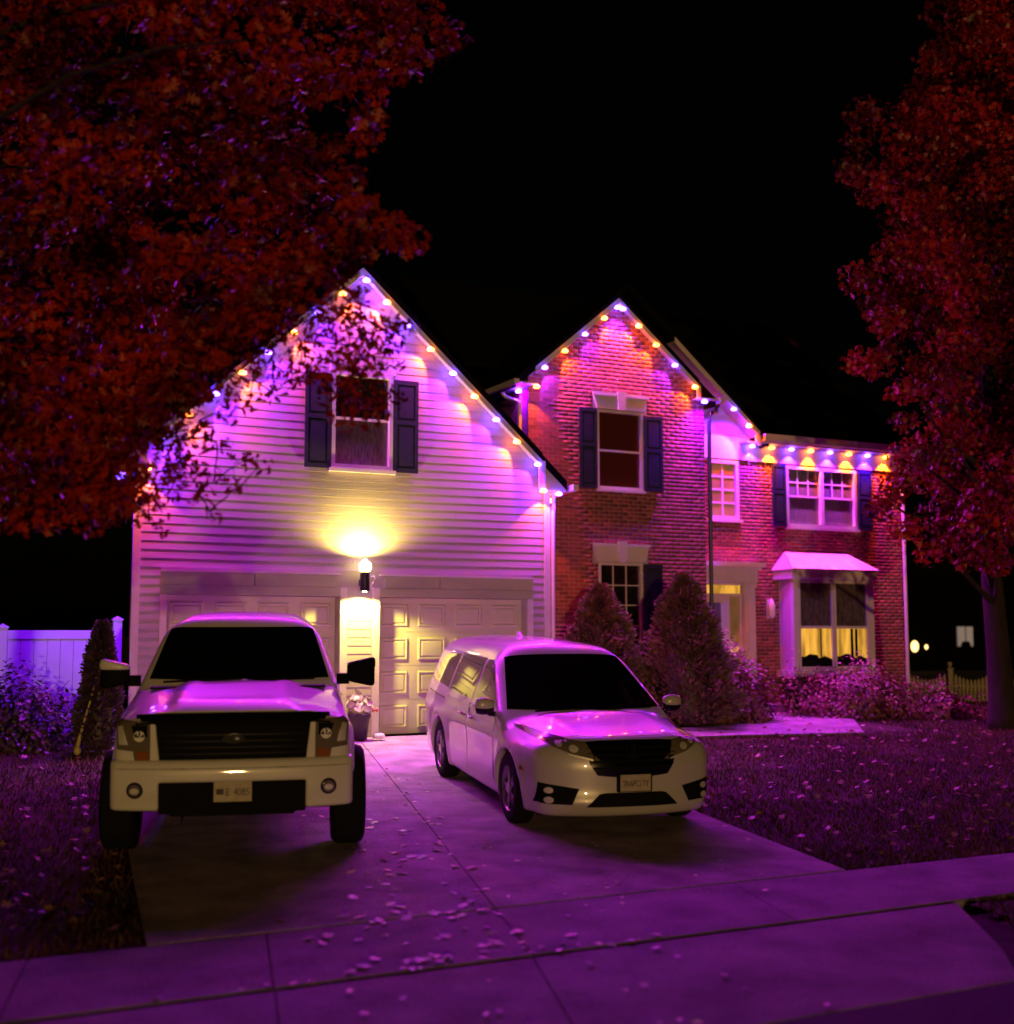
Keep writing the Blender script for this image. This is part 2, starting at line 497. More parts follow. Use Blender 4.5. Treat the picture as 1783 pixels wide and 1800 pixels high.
_bm.f = _bm.f[:2] + _bm.f[2:3] + _bm.f[3:4] + _bm.f[5:6]
brick_mesh = bpy.data.meshes.new('brick'); brick_mesh.from_pydata(_bm.v, [], _bm.f); brick_mesh.materials.append(M_brick)
def brick_cells(z0, z1, xl, xr, openings):
    out = []
    k = 0
    while z0+(k+.5)*.075 < z1:
        z = z0+(k+.5)*.075
        a, b = xl(z), xr(z)
        iv = [(a, b)]
        for (p, q, c, d) in openings:
            if c-.02 < z < d+.02: iv = cut(iv, p, q)
        off = .1065 if k % 2 else 0
        for p, q in iv:
            x = math.floor((p-off)/.213)*.213+off
            while x < q:
                l, r = max(x+.0055, p), min(x+.2075, q)
                if r-l > .03: out.append(((l+r)/2, z, (r-l)))
                x += .213
        k += 1
    return out
def lay_bricks(wall, Y, cells, single):
    """single: cells laid as bricks of their own; the others become one part"""
    for x, z, w in single:
        o = bpy.data.objects.new('brick', brick_mesh)
        col.objects.link(o); o.parent = wall
        o.location = (x, Y+random.uniform(-.0009, .0008), z)
        o.scale = (w/.202, 1, 1)
    s = set(single)
    rest = np.array([c for c in cells if c not in s])
    n = len(rest)
    base = np.array(_bm.v)
    V = base[None]*np.stack([rest[:, 2]/.202, np.ones(n), np.ones(n)], 1)[:, None, :]
    V = V + np.stack([rest[:, 0], Y+rng.uniform(-.0009, .0008, n), rest[:, 1]], 1)[:, None, :]
    F = np.array(_bm.f)[None] + (np.arange(n)*8)[:, None, None]
    o = np_mesh('brick_courses', V.reshape(-1, 3), F.reshape(-1, 4), M_brickmass, wall)
    o['kind'] = 'stuff'
    # a tint of its own for every brick
    me = o.data
    at = me.color_attributes.new('tint', 'FLOAT_COLOR', 'POINT')
    t = np.repeat(rng.uniform(.62, 1.38, n), 8)
    c = np.ones((len(t), 4), dtype=np.float32); c[:, :3] = t[:, None]
    at.data.foreach_set('color', c.ravel())
M_brickmass = M_brick.copy(); M_brickmass.name = 'red_brick_courses'
_nt = M_brickmass.node_tree
_at = _nt.nodes.new('ShaderNodeAttribute'); _at.attribute_name = 'tint'
_hs = [n for n in _nt.nodes if n.type == 'HUE_SAT'][0]
for l in list(_hs.inputs['Value'].links): _nt.links.remove(l)
_nt.links.new(_at.outputs['Fac'], _hs.inputs['Value'])

def roof_under(xc, z, m): return lambda x: z-m*abs(x-xc)
def gable_roof(xc, zc, m, xl, xr, y0, y1, lo, hi, skew=0.0):
    """two sloping slabs between zc+lo and zc+hi"""
    u = roof_under(xc, zc, m)
    for a, b in ((xl, xc), (xc, xr)):
        mb = MB()
        mb.prism([(a, u(a)+lo), (b, u(b)+lo), (b, u(b)+hi), (a, u(a)+hi)], 'y', y0, y1)
        mb.v = [(x+skew*(y-y0), y, z) for x, y, z in mb.v]
        mb.build('roof', M_shingle, house)
def rake(xc, zc, m, ends, yf, h, m_face=M_trim, upper=.12, soffit_to=None):
    """fascia boards along both slopes; the lower half is the pale trim that carries the lights"""
    u = roof_under(xc, zc, m)
    for e in ends:
        a, b = min(e, xc), max(e, xc)
        MB().prism([(a, u(a)), (b, u(b)), (b, u(b)+h), (a, u(a)+h)], 'y', yf, yf+.03).build('rake_board', m_face, house)
        MB().prism([(a, u(a)+h), (b, u(b)+h), (b, u(b)+h+upper), (a, u(a)+h+upper)], 'y', yf-.02, yf+.03).build('dark_fascia', M_shingle, house)  # unlit upper fascia; its shade is given by the black roof material
        if soffit_to:
            MB().prism([(a, u(a)+.035), (b, u(b)+.035), (b, u(b)+.055), (a, u(a)+.055)], 'y', yf+.03, soffit_to).build('soffit', M_trim, house)

def window(x0, x1, z0, z1, Y, rail=None, up=(0, 0), lo=(0, 0), pane_up=None, pane_lo=None, fw=.055, proud=.03, deep=.07, m=None, mull=None, muntin_w=.022):
    m = m or M_trim
    w = MB()
    w.box(x0, x0+fw, Y-proud, Y+deep, z0, z1).box(x1-fw, x1, Y-proud, Y+deep, z0, z1)
    w.box(x0+fw, x1-fw, Y-proud, Y+deep, z1-fw, z1).box(x0+fw, x1-fw, Y-proud-.015, Y+deep, z0, z0+fw)
    win = w.build('window', m, house)
    xs_ = [x0+fw] + ([] if mull is None else [mull]) + [x1-fw]
    if mull is not None:
        MB().box(mull-.045, mull+.045, Y-proud-.004, Y+deep, z0+fw, z1-fw).build('mullion', m, win)
    for a, b in zip(xs_, xs_[1:]):
        if a == mull: a += .045
        if b == mull: b -= .045
        zr = rail if rail else (z0+z1)/2
        if rail: MB().box(a, b, Y+.005, Y+.05, zr-.02, zr+.02).build('sash_rail', m, win)
        parts = [(zr+.02, z1-fw, up, pane_up or M_glass), (z0+fw, zr-.02, lo, pane_lo or M_glass)] if rail else [(z0+fw, z1-fw, up, pane_up or M_glass)]
        for c, d, g, pm in parts:
            MB().box(a, b, Y+.045, Y+.052, c, d).build('pane', pm, win)
            for i in range(g[0]):
                x = a+(b-a)*(i+1)/(g[0]+1)
                MB().box(x-muntin_w/2, x+muntin_w/2, Y+.022, Y+.044, c, d).build('muntin', m, win)
            for i in range(g[1]):
                z = c+(d-c)*(i+1)/(g[1]+1)
                MB().box(a, b, Y+.024, Y+.042, z-muntin_w/2, z+muntin_w/2).build('muntin', m, win)
    return win
def shutter(x0, x1, z0, z1, Y):
    mb = MB(); mb.box(x0, x1, Y-.05, Y-.028, z0, z1)
    o = mb.build('shutter', M_shutter, house)
    zm = z0+(z1-z0)*.52
    MB().box(x0, x0+.05, Y-.062, Y-.05, z0, z1).build('stile', M_shutter, o)
    MB().box(x1-.05, x1, Y-.062, Y-.05, z0, z1).build('stile', M_shutter, o)
    for z in (z0, zm, z1-.07): MB().box(x0+.05, x1-.05, Y-.062, Y-.05, z, z+.07).build('rail', M_shutter, o)
    for a, b in ((z0+.07, zm), (zm+.07, z1-.07)):
        if x1-x0 > .2: MB().box(x0+.085, x1-.085, Y-.058, Y-.05, a+.035, b-.035).build('raised_panel', M_shutter, o)
    return o

# --- garage wing
GX0, GX1, GXC, GZC, GM = 3.20, 9.95, 6.57, 7.20, .90
gu = roof_under(GXC, GZC, GM)
DL, DRT = (3.68, 6.30), (6.94, 9.54)
DH = 2.15
WIN = (6.12, 7.13, 4.14, 5.66)
wall_pts = [(GX0, -.03), (GX1, -.03), (GX1, gu(GX1)+.04), (GXC, GZC+.04), (GX0, gu(GX0)+.04)]
gwall = cdt_wall('garage_wall', wall_pts, [(*DL, -.02, DH), (*DRT, -.02, DH), (WIN[0]+.05, WIN[1]-.05, WIN[2]+.05, WIN[3]-.05)], HY, M_siding, house)
gl = lambda z: max(GX0, GXC-(GZC+.03-z)/GM)
gr = lambda z: min(GX1, GXC+(GZC+.03-z)/GM)
siding(gwall, HY, 0.0, 7.15, gl, gr, [(WIN[0]-.02, WIN[1]+.02, WIN[2]-.08, WIN[3]+.20), (DL[0]-.10, DL[1]+.12, 0, 2.48), (DRT[0]-.12, DRT[1]+.10, 0, 2.48), (DL[1], DRT[0], 2.15, 2.48)])
# window, lintel panel, sill, shutters
gw = window(*WIN, HY, rail=4.93, pane_up=M_glass, pane_lo=M_sheer, fw=.06, proud=.05)
MB().box(WIN[0]-.03, WIN[1]+.05, HY-.045, HY, WIN[3]+.005, WIN[3]+.20).build('window_header', M_trim, house)
MB().box(WIN[0]-.04, WIN[1]+.05, HY-.075, HY, WIN[2]-.06, WIN[2]-.003).build('window_sill', M_trim, house)
shutter(5.69, 6.10, 4.12, 5.60, HY); shutter(7.15, 7.56, 4.12, 5.60, HY)
# trim over and beside the doors, centre column
for a, b in ((DL[0]-.10, 4.95), (4.96, 6.22), (7.02, 7.95), (7.96, DRT[1]+.10)):
    MB().box(a, b, HY-.050, HY-.002, 2.29, 2.47).build('header_board', M_trimdark, house)
for a, b in ((DL[0]-.10, DL[1]), (DRT[0], DRT[1]+.10)):
    MB().box(a, b, HY-.040, HY-.002, DH, 2.285).build('header_board', M_trimdark, house)
    MB().box(a, b, HY-.075, HY-.002, 2.475, 2.50).build('drip_cap', M_trim, house)
for a, b in ((DL[0]-.10, DL[0]), (DRT[1], DRT[1]+.10)):
    MB().box(a, b, HY-.040, HY-.002, 0, DH-.003).build('door_trim', M_trim, house)
for a, b in ((DL[1], DL[1]+.11), (DRT[0]-.11, DRT[0])):
    MB().box(a, b, HY-.042, HY-.002, 0, 2.285).build('door_trim', M_trim, house)
DREC = .20
for a, b in (DL, DRT):
    j = MB()
    j.box(a-.02, a, HY-.001, HY+DREC+.06, 0, DH).box(b, b+.02, HY-.001, HY+DREC+.06, 0, DH).box(a-.02, b+.02, HY-.001, HY+DREC+.06, DH, DH+.02)
    j.build('door_jamb', M_trimdark, house)
    door = MB().box(a+.004, b-.004, HY+DREC, HY+DREC+.04, .012, DH-.004).build('garage_door', M_door, house)
    hs = (DH-.03)/4; ws = (b-a)/4
    for r in range(4):
        z = .015+r*hs
        MB().box(a+.006, b-.006, HY+DREC-.006, HY+DREC-.0005, z+.004, z+hs-.004).build('door_section', M_door, door)
        for c in range(4):
            x0, x1 = a+c*ws+.085, a+(c+1)*ws-.085
            za, zb = z+.085, z+hs-.085
            yb, yf = HY+DREC-.0065, HY+DREC-.030
            # raised panel: a bevelled frame falling to a groove, then the field
            mb = MB()
            o4 = [(x0, za), (x1, za), (x1, zb), (x0, zb)]
            def q(d, y): return [(x0+d, y, za+d), (x1-d, y, za+d), (x1-d, y, zb-d), (x0+d, y, zb-d)]
            rings = [q(0, yb), q(.018, yf), q(.034, yf), q(.046, yb-.002), q(.075, yf+.002)]
            for ring in rings: mb.v += ring
            for i in range(4):
                for k in range(4):
                    p, n_ = i*4+k, i*4+(k+1) % 4
                    mb.f.append((p, n_, n_+4, p+4))
            mb.f.append((16, 17, 18, 19))
            mb.build('door_panel', M_door, door)
    MB().box((a+b)/2-.06, (a+b)/2+.06, HY+DREC-.05, HY+DREC-.03, .16, .18).build('handle', M_blackmetal, door)
# corner boards, downspout
MB().box(GX0-.02, GX0+.09, HY-.032, HY+.0, 0, gu(GX0)-.0).build('corner_board', M_trim, house)
MB().box(GX1-.09, GX1+.02, HY-.032, HY+.0, 0, gu(GX1)-.0).build('corner_board', M_trim, house)
SK = .17
for x, s in ((GX0, -1), (GX1, 1)):
    mb = MB(); mb.add([(x, HY+.001, -.1), (x+SK*9, HY+9, -.1), (x+SK*9, HY+9, gu(x)), (x, HY+.001, gu(x))], [(0, 1, 2, 3)])
    mb.build('side_wall', M_siding, house)
mb = MB(); mb.add([(GX0-.02, HY-.03, 0), (GX0-.02+SK*.2, HY+.14, 0), (GX0-.02+SK*.2, HY+.14, 3.9), (GX0-.02, HY-.03, 3.9)], [(0, 1, 2, 3)])
mb.build('corner_board', M_trim, house)
MB().tube([(GX1+.09, HY-.03, 3.95), (GX1+.075, HY-.02, 3.6), (GX1+.075, HY-.02, .25), (GX1+.075, HY-.17, .08)], .035, 8).build('downspout', M_trim, house)
# roof, rakes, eave returns
gable_roof(GXC, GZC, GM, 2.90, 10.24, 18.27, 26.5, .06, .24, SK)
rake(GXC, GZC, GM, (GXC-3.19, GXC+3.19), 18.255, .13, soffit_to=HY-.002)
for s in (-1, 1):
    xe = GXC+s*3.19
    MB().box(min(xe-.06*s, xe+.06*s), max(xe-.06*s, xe+.06*s), 18.25, 18.28, 3.97, gu(xe)+.12).build('rake_return', M_trim, house)
    x0, x1 = sorted((GXC+s*3.255, GXC+s*3.66))
    MB().prism([(x0, 3.97), (x1, 3.97), (x1, gu(GXC+3.66)+.07 if s > 0 else gu(x1)+.07), (x0, gu(x0)+.07)], 'y', 18.265, 18.29).build('eave_return', M_trimdark, house)
    e = MB().box(x0, x1, 18.292, 21.0 if s > 0 else 24.0, 3.955, 3.975)
    e.v = [(x+SK*(y-18.086), y, z) for x, y, z in e.v]
    e.build('soffit', M_trim, house)
    gt = MB().box(x1 if s > 0 else x0-.10, x1+.10 if s > 0 else x0, 18.04, 20.0 if s > 0 else 24.0, 3.96, 4.06)
    gt.v = [(x+SK*(y-18.04), y, z) for x, y, z in gt.v]
    gt.build('gutter', M_trim, house)

# --- brick bay
BX0, BX1, BXC, BZC, BM = 10.35, 14.22, 12.22, 7.78, .835
bu = roof_under(BXC, BZC, BM)
bl = lambda z: max(BX0, BXC-(BZC+.02-z)/BM)
br = lambda z: min(BX1, BXC+(BZC+.02-z)/BM)
W1 = (11.78, 12.80, 4.26, 5.76); W2 = (11.80, 12.76, 1.18, 2.90)
bwall = cdt_wall('bay_wall', [(BX0, -.1), (BX1, -.1), (BX1, bu(BX1)+.04), (BXC, BZC+.04), (BX0, bu(BX0)+.04)],
                 [(*W1,), (*W2,)], BY, M_mortar, house)
LINT = [(11.70, 12.90, 5.77, 6.06), (11.68, 12.90, 2.91, 3.24)]
cells = brick_cells(-.05, 7.72, bl, br, [W1, W2] + LINT)
vis = [c for c in cells if c[1] > 1.75 and not (11.38 < c[0] < 11.78 and 4.25 < c[1] < 5.8) and not (12.80 < c[0] < 13.24 and 4.25 < c[1] < 5.8) and (c[0]-9.9) > (4.4-c[1])*-.2]
vis.sort(key=lambda c: (c[0]**2+BY**2+(c[1]-1.57)**2) - (6 if c[1] > 5.9 else 0))
lay_bricks(bwall, BY, cells, vis[:300])
for (x0, x1, z0, z1) in LINT:
    f = .085; xc = (x0+x1)/2
    lint = MB().prism([(x0+f, z0), (x1-f, z0), (x1, z1), (x0, z1)], 'y', BY-.05, BY+.02).build('lintel', M_trim, house)
    MB().prism([(xc-.07, z0-.01), (xc+.07, z0-.01), (xc+.10, z1+.05), (xc-.10, z1+.05)], 'y', BY-.085, BY-.0505).build('keystone', M_trim, lint)
    MB().box(x0-.02, x1+.02, BY-.075, BY-.0505, z1-.045, z1+.0).build('cap_moulding', M_trim, lint)
window(*W1, BY, rail=4.99, pane_up=M_redroom, pane_lo=M_redroom, proud=.02, deep=.09)
window(*W2, BY, rail=1.72, up=(2, 2), lo=(2, 1), pane_up=M_glass, pane_lo=M_glass, proud=.02, deep=.09)
for w_ in (W1, W2): MB().box(w_[0]-.03, w_[1]+.03, BY-.06, BY, w_[2]-.05, w_[2]-.002).build('window_sill', M_trim, house)
shutter(11.40, 11.77, 4.26, 5.76, BY); shutter(12.81, 13.22, 4.26, 5.70, BY); shutter(12.78, 13.18, 1.18, 2.88, BY)
for x in (BX0, BX1): MB().add([(x, BY+.001, -.1), (x, WY+.5, -.1), (x, WY+.5, bu(x)), (x, BY+.001, bu(x))], [(0, 1, 2, 3)]).build('side_wall', M_brick, house)
gable_roof(BXC, BZC, BM, 10.02, 14.42, 19.78, 24, .05, .22, 0)
rake(BXC, BZC, BM, (BXC-1.78, BXC+1.80), 19.765, .12, soffit_to=BY-.012, upper=.10)
MB().box(13.98, 14.06, 19.76, 19.79, 6.12, 6.38).build('rake_return', M_trim, house)
MB().box(13.95, 14.45, 19.64, 19.9, 6.10, 6.125).build('soffit', M_trim, house)
MB().box(10.02, 10.42, 19.64, 20.7, 6.06, 6.085).build('soffit', M_trim, house)
MB().box(9.93, 10.03, 19.62, 20.9, 6.02, 6.12).build('gutter', M_trim, house)
MB().box(14.42, 14.52, 19.62, 20.9, 6.05, 6.15).build('gutter', M_trim, house)
MB().tube([(15.25, 20.78, 6.30), (14.95, 20.5, 6.10), (14.75, 20.2, 5.98), (14.42, 19.9, 5.90), (14.29, 19.83, 5.72), (14.28, 19.83, .2)], .04, 8).build('downspout', M_blackmetal, house)
MB().tube([(10.03, 20.4, 6.05), (10.12, 20.35, 5.92), (10.28, 20.1, 5.80), (10.30, 20.1, 4.2)], .035, 8).build('downspout', M_trim, house)

# --- wing with the entrance
VXC, VZC, VM = 13.1, 8.40, .855
vu = roof_under(VXC, VZC, VM)
WX1 = 20.5
WINN = (15.22, 16.0, 3.95, 5.20); WIND = (17.24, 19.20, 3.86, 5.18)
BAYB = (17.0, 19.3, .74, 2.95)
DOORO = (14.4, 16.0, .16, 2.62)
ww = [(14.2, -.35), (WX1, -.35), (WX1, 5.42), (16.35, 5.42), (16.35, vu(16.35)+.05), (14.2, vu(14.2)+.05)]
wwall = cdt_wall('wing_wall', ww, [WINN, WIND, (BAYB[0]+.06, BAYB[1]-.06, BAYB[2]+.06, BAYB[3]-.06), DOORO], WY, M_mortar, house)
cells = brick_cells(-.3, 5.24, lambda z: 14.22, lambda z: WX1, [WINN, WIND, BAYB, (14.2, 16.36, -.3, 3.06), (14.2, 16.05, 5.2, 6)])
lay_bricks(wwall, WY, cells, [])
gpatch = MB().prism([(14.22, 5.74), (16.30, 5.74), (16.30, vu(16.3)+.03), (14.22, vu(14.22)+.03)], 'y', WY-.012, WY-.002).build('gable_wall', M_siding, house)
siding(gpatch, WY-.012, 5.745, 7.4, lambda z: 14.22, lambda z: min(16.30, VXC+(VZC+.02-z)/VM), [])
MB().box(14.22, 16.28, WY-.045, WY-.002, 5.225, 5.72).build('header_board', M_trim, house)
MB().box(14.22, 16.32, WY-.065, WY-.002, 5.722, 5.742).build('drip_cap', M_trimdark, house)
window(*WINN, WY, rail=None, up=(1, 3), pane_up=M_litlow, proud=.03, fw=.075, muntin_w=.035)
MB().box(WINN[0]-.04, WINN[1]+.06, WY-.08, WY, WINN[2]-.06, WINN[2]-.003).build('window_sill', M_trim, house)
window(*WIND, WY, rail=4.53, up=(2, 1), pane_up=M_curtain, pane_lo=M_curtain, mull=(WIND[0]+WIND[1])/2, proud=.035, fw=.07)
MB().box(WIND[0]-.03, WIND[1]+.03, WY-.07, WY, WIND[2]-.05, WIND[2]-.003).build('window_sill', M_trim, house)
shutter(16.86, 17.22, 3.86, 5.20, WY); shutter(19.22, 19.62, 3.86, 5.18, WY)
gable_roof(VXC, VZC, VM, 10.0, 16.55, 20.846, 26, .05, .22, 0)
MB().prism([(14.2, vu(14.2)), (16.30, vu(16.30)), (16.30, vu(16.30)+.13), (14.2, vu(14.2)+.13)], 'y', 20.82, 20.845).build('rake_board', M_trim, house)
MB().prism([(14.2, vu(14.2)+.13), (16.5, vu(16.5)+.13), (16.5, vu(16.5)+.23), (14.2, vu(14.2)+.23)], 'y', 20.80, 20.845).build('dark_fascia', M_shingle, house)  # upper fascia again, blackened to stand for its unlit shade
MB().prism([(14.2, vu(14.2)+.03), (16.3, vu(16.3)+.03), (16.3, vu(16.3)+.05), (14.2, vu(14.2)+.05)], 'y', 20.845, WY-.015).build('soffit', M_trim, house)
MB().box(16.24, 16.32, 20.815, 20.845, 5.50, vu(16.28)).build('rake_return', M_trim, house)
# eave of the wing
MB().box(16.0, 20.75, 20.86, WY-.03, 5.56, 5.58).build('soffit', M_trim, house)
MB().box(16.3, WX1, WY-.035, WY-.002, 5.215, 5.56).build('frieze_board', M_trim, house)
MB().box(16.2, 20.78, 20.83, 20.86, 5.56, 5.72).build('fascia_board', M_trim, house)
MB().prism([(20.72, 5.60), (20.83, 5.60), (20.83, 5.74), (20.70, 5.74)], 'x', 16.35, 20.8).build('gutter', M_trim, house)
MB().tube([(20.55, 20.76, 5.62), (20.62, 20.85, 5.45), (20.56, 21.05, 5.25), (20.50, 21.12, 5.05), (20.50, 21.13, .1)], .04, 8).build('downspout', M_trim, house)
# main roof
mb = MB().prism([(20.78, 5.72), (26.2, 9.78), (31.6, 5.72), (31.6, 5.62), (26.2, 9.68), (20.78, 5.62)], 'x', 16.34, 20.85)
mb.build('roof', M_shingle, house)
MB().prism([(22.6, 7.08), (26.2, 9.78), (31.6, 5.72), (31.6, 5.62), (26.2, 9.68), (22.6, 6.98)], 'x', 10.3, 16.335).build('roof', M_shingle, house)
mb = MB()
mb.add([(WX1, WY+.001, -.4), (WX1+1.5, 31, -.4), (WX1+1.5, 31, 5.6), (WX1+.8, 26, 9.6), (WX1, WY+.001, 5.6)], [(0, 1, 2, 3, 4)])
mb.add([(GX0+1.5, 27.3, -.1), (WX1+1.5, 31, -.4), (WX1+1.5, 31, 5.6), (GX0+1.5, 27.3, 5.6)], [(3, 2, 1, 0)])
mb.build('side_wall', M_brick, house)
# entrance: entablature, pilasters, door, sidelight, transom
ent = MB().box(14.25, 16.34, WY-.16, WY-.002, 2.64, 2.90).box(14.2, 16.40, WY-.22, WY-.002, 2.90, 2.96).box(14.15, 16.46, WY-.28, WY-.002, 2.96, 3.05)
ent.build('entablature', M_trim, house)
for x in (14.26, 16.04):
    p = MB().box(x, x+.27, WY-.10, WY-.002, .16, 2.64).build('pilaster', M_trim, house)
    MB().box(x-.02, x+.29, WY-.13, WY-.1005, .16, .34).build('plinth', M_trim, p)
    MB().box(x+.05, x+.22, WY-.112, WY-.1005, .42, 2.48).build('raised_panel', M_trim, p)
    MB().box(x-.02, x+.29, WY-.14, WY-.1005, 2.54, 2.635).build('capital', M_trim, p)
fr = MB().box(14.54, 16.03, WY-.01, WY+.08, 2.345, 2.41).box(14.54, 16.03, WY-.01, WY+.08, 2.585, 2.64).box(15.62, 15.72, WY-.01, WY+.08, .16, 2.345).box(14.54, 14.66, WY-.01, WY+.08, .16, 2.345).box(15.96, 16.03, WY-.01, WY+.08, .16, 2.345)
dfr = fr.build('door_frame', M_trim, house)
MB().box(14.56, 16.02, WY+.03, WY+.04, 2.41, 2.585).build('transom_pane', M_lit, dfr)
MB().box(15.72, 15.96, WY+.03, WY+.04, .70, 2.345).build('sidelight_pane', M_litlow, dfr)
MB().box(15.72, 15.96, WY+.02, WY+.04, .16, .70).build('sidelight_panel', M_trim, dfr)
MB().box(15.74, 15.94, WY+.015, WY+.029, 1.15, 1.32).build('sill_lamp_glow', M_lit, dfr)
fd = MB().box(14.66, 15.62, WY+.01, WY+.05, .17, 2.345).build('front_door', M_trim, house)
MB().box(14.80, 15.50, WY-.002, WY+.009, .95, 2.22).build('door_glass', M_curtain, fd)
MB().box(14.80, 15.50, WY-.004, WY+.009, .30, .80).build('door_panel', M_trim, fd)
MB().ball((15.55, WY-.04, 1.05), .035).build('door_knob', M_chrome, fd, True)
# box bay window with its metal roof
bay = MB()
FX0, FX1, FY = 16.92, 19.10, 20.62
bay.box(FX0, FX0+.13, FY, FY+.10, .78, 2.72).box(FX1-.13, FX1, FY, FY+.10, .78, 2.72)
bay.box(FX0-.06, FX1+.06, FY-.05, WY-.002, 2.72, 2.92).box(FX0-.03, FX1+.03, FY-.03, WY-.002, .70, .82)
bay.add([(FX0+.001, FY+.1, .82), (FX0+.12, WY, .82), (FX0+.12, WY, 2.72), (FX0+.001, FY+.1, 2.72)], [(3, 2, 1, 0)])
bay.add([(FX1-.001, FY+.1, .82), (FX1+.12, WY, .82), (FX1+.12, WY, 2.72), (FX1-.001, FY+.1, 2.72)], [(0, 1, 2, 3)])
bay.build('bay_window_box', M_trim, house)
for i, (a, b) in enumerate(((FX0+.135, 18.0), (18.01, FX1-.135))):
    w_ = MB().box(a, a+.055, FY+.01, FY+.07, .825, 2.715).box(b-.055, b, FY+.01, FY+.07, .825, 2.715).box(a+.055, b-.055, FY+.01, FY+.07, 2.64, 2.715).box(a+.055, b-.055, FY+.0, FY+.07, .825, .90)
    w_ = w_.build('window', M_trim, house)
    MB().box(a+.055, b-.055, FY+.02, FY+.06, 1.69, 1.745).build('sash_rail', M_trim, w_)
    MB().box(a+.055, b-.055, FY+.05, FY+.056, 1.745, 2.64).build('pane', M_sheer, w_)
    MB().box(a+.055, b-.055, FY+.05, FY+.056, .90, 1.69).build('pane', M_lit, w_)
    x = a+.055
    sil = [(a+.055, .90), (b-.055, .90), (b-.055, 1.05), (b-.25, 1.12), (b-.4, 1.07), (a+.5, 1.14), (a+.3, 1.16), (a+.15, 1.10), (a+.055, 1.12)]
    MB().prism(sil, 'y', FY+.040, FY+.049).build('sofa_back', M_black, w_)
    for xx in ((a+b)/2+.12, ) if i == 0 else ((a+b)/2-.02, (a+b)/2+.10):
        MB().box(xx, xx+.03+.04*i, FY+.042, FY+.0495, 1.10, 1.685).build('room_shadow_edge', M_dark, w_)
top = [(17.16, WY-.004, 3.32), (18.88, WY-.004, 3.32)]
bot = [(FX0-.10, FY-.09, 2.925), (FX1+.12, FY-.09, 2.925)]
rf = MB().box(FX0-.10, FX1+.12, FY-.09, WY-.003, 2.905, 2.925).build('bay_roof', M_copper, house)
N = 4
for i in range(N):
    p = lambda e, t: tuple(e[0][k]+(e[1][k]-e[0][k])*t for k in range(3))
    g = .006
    a, b, c, d = p(bot, i/N+g), p(bot, (i+1)/N-g), p(top, (i+1)/N-g), p(top, i/N+g)
    mb = MB(); mb.add([a, b, c, d, (a[0], a[1], a[2]+.012), (b[0], b[1], b[2]+.012), (c[0], c[1], c[2]+.012), (d[0], d[1], d[2]+.012)],
                      [(4, 5, 6, 7), (0, 1, 5, 4), (1, 2, 6, 5), (3, 0, 4, 7)])
    mb.build('roof_panel', M_copper, rf)
    if i: MB().tube([p(bot, i/N), p(top, i/N)], .016, 5).build('seam', M_copper, rf)
mb = MB(); mb.add([bot[0], top[0], (FX0-.10, WY-.004, 2.925)], [(0, 1, 2)]); mb.build('roof_panel', M_copper, rf); mb = MB(); mb.add([bot[1], (FX1+.12, WY-.004, 2.925), top[1]], [(0, 1, 2)])
mb.build('roof_panel', M_copper, rf)

# ------------------------------------------------------------------ strands of lights under the eaves
SPOT_W = 105.0
def strand(label, bulbs, tracks, aim=(0, 0, -1), wide=2.7, hot=.9, out=.9):
    c = bulbs[0]
    root = thing('light_strand', label, 'light strand', c[:3], 'strands of violet and orange lights under the eaves')
    for tr_ in tracks:
        MB().tube([tuple(p) for p in tr_], .016, 6).build('light_track', M_alu, root)
    for t in bulbs:
        x, y, z, k = t[:4]
        m_ = M_bulbV if k == 'V' else M_bulbO
        b = MB().lathe([(.004, -.068), (.046, -.061), (.064, -.040), (.052, -.016), (.022, .0)], (0, 0, 0), 'z', 8)
        bo = b.build('bulb', m_, root, True, loc=(x-c[0], y-c[1], z-c[2]))
        ax = Vector(t[4] if len(t) > 4 else aim)
        for watts, size, blend, a_, cv, co in ((SPOT_W*hot, 94, .18, ax, (.20, .02, 1.0), (1.0, .16, .004)), (SPOT_W*wide*1.5, 152, 1.0, Vector((0, -out, -.9)), (.20, 0, 1.0), (.50, .018, 0))):
            ld = bpy.data.lights.new('bulb_light', 'SPOT')
            ld.energy = watts
            ld.color = cv if k == 'V' else co
            ld.spot_size = R(size); ld.spot_blend = blend; ld.shadow_soft_size = .02
            lo = bpy.data.objects.new('bulb_light', ld)
            col.objects.link(lo); lo.parent = bo
            lo.location = (0, 0, -.072)
            lo.rotation_euler = a_.to_track_quat('-Z', 'Y').to_euler()
    return root
def on(u, Y, xs_, first, aim=None):
    out = []
    for i, x in enumerate(xs_):
        k = first if i % 2 == 0 else ('O' if first == 'V' else 'V')
        out.append((x, Y, u(x)+.0, k, aim) if aim else (x, Y, u(x)+.0, k))
    return out
GR, GLA, BR_, BLA = (-.67, .05, -.74), (.67, .05, -.74), (-.64, .05, -.77), (.64, .05, -.77)
xr_ = [6.91, 7.288, 7.661, 8.05, 8.434, 8.823, 9.197, 9.586]
strand('light strand down the right slope of the big siding gable over the garage', on(gu, 18.235, [x*1.008 for x in xr_], 'O', GR) + [(9.77, 18.235, 3.98, 'O')],
       [[(6.60, 18.24, gu(6.60)+.015), (9.70, 18.24, gu(9.70)+.015)]])
xl_ = [6.565, 6.18, 5.795, 5.41, 5.025, 4.64, 4.25, 3.87, 3.48]
strand('light strand down the left slope of the garage gable, half hidden by oak leaves', on(gu, 18.235, [x*1.008 for x in xl_], 'V', GLA) + [(3.33, 18.235, 3.98, 'O')],
       [[(6.54, 18.24, gu(6.54)+.015), (3.40, 18.24, gu(3.40)+.015)]])
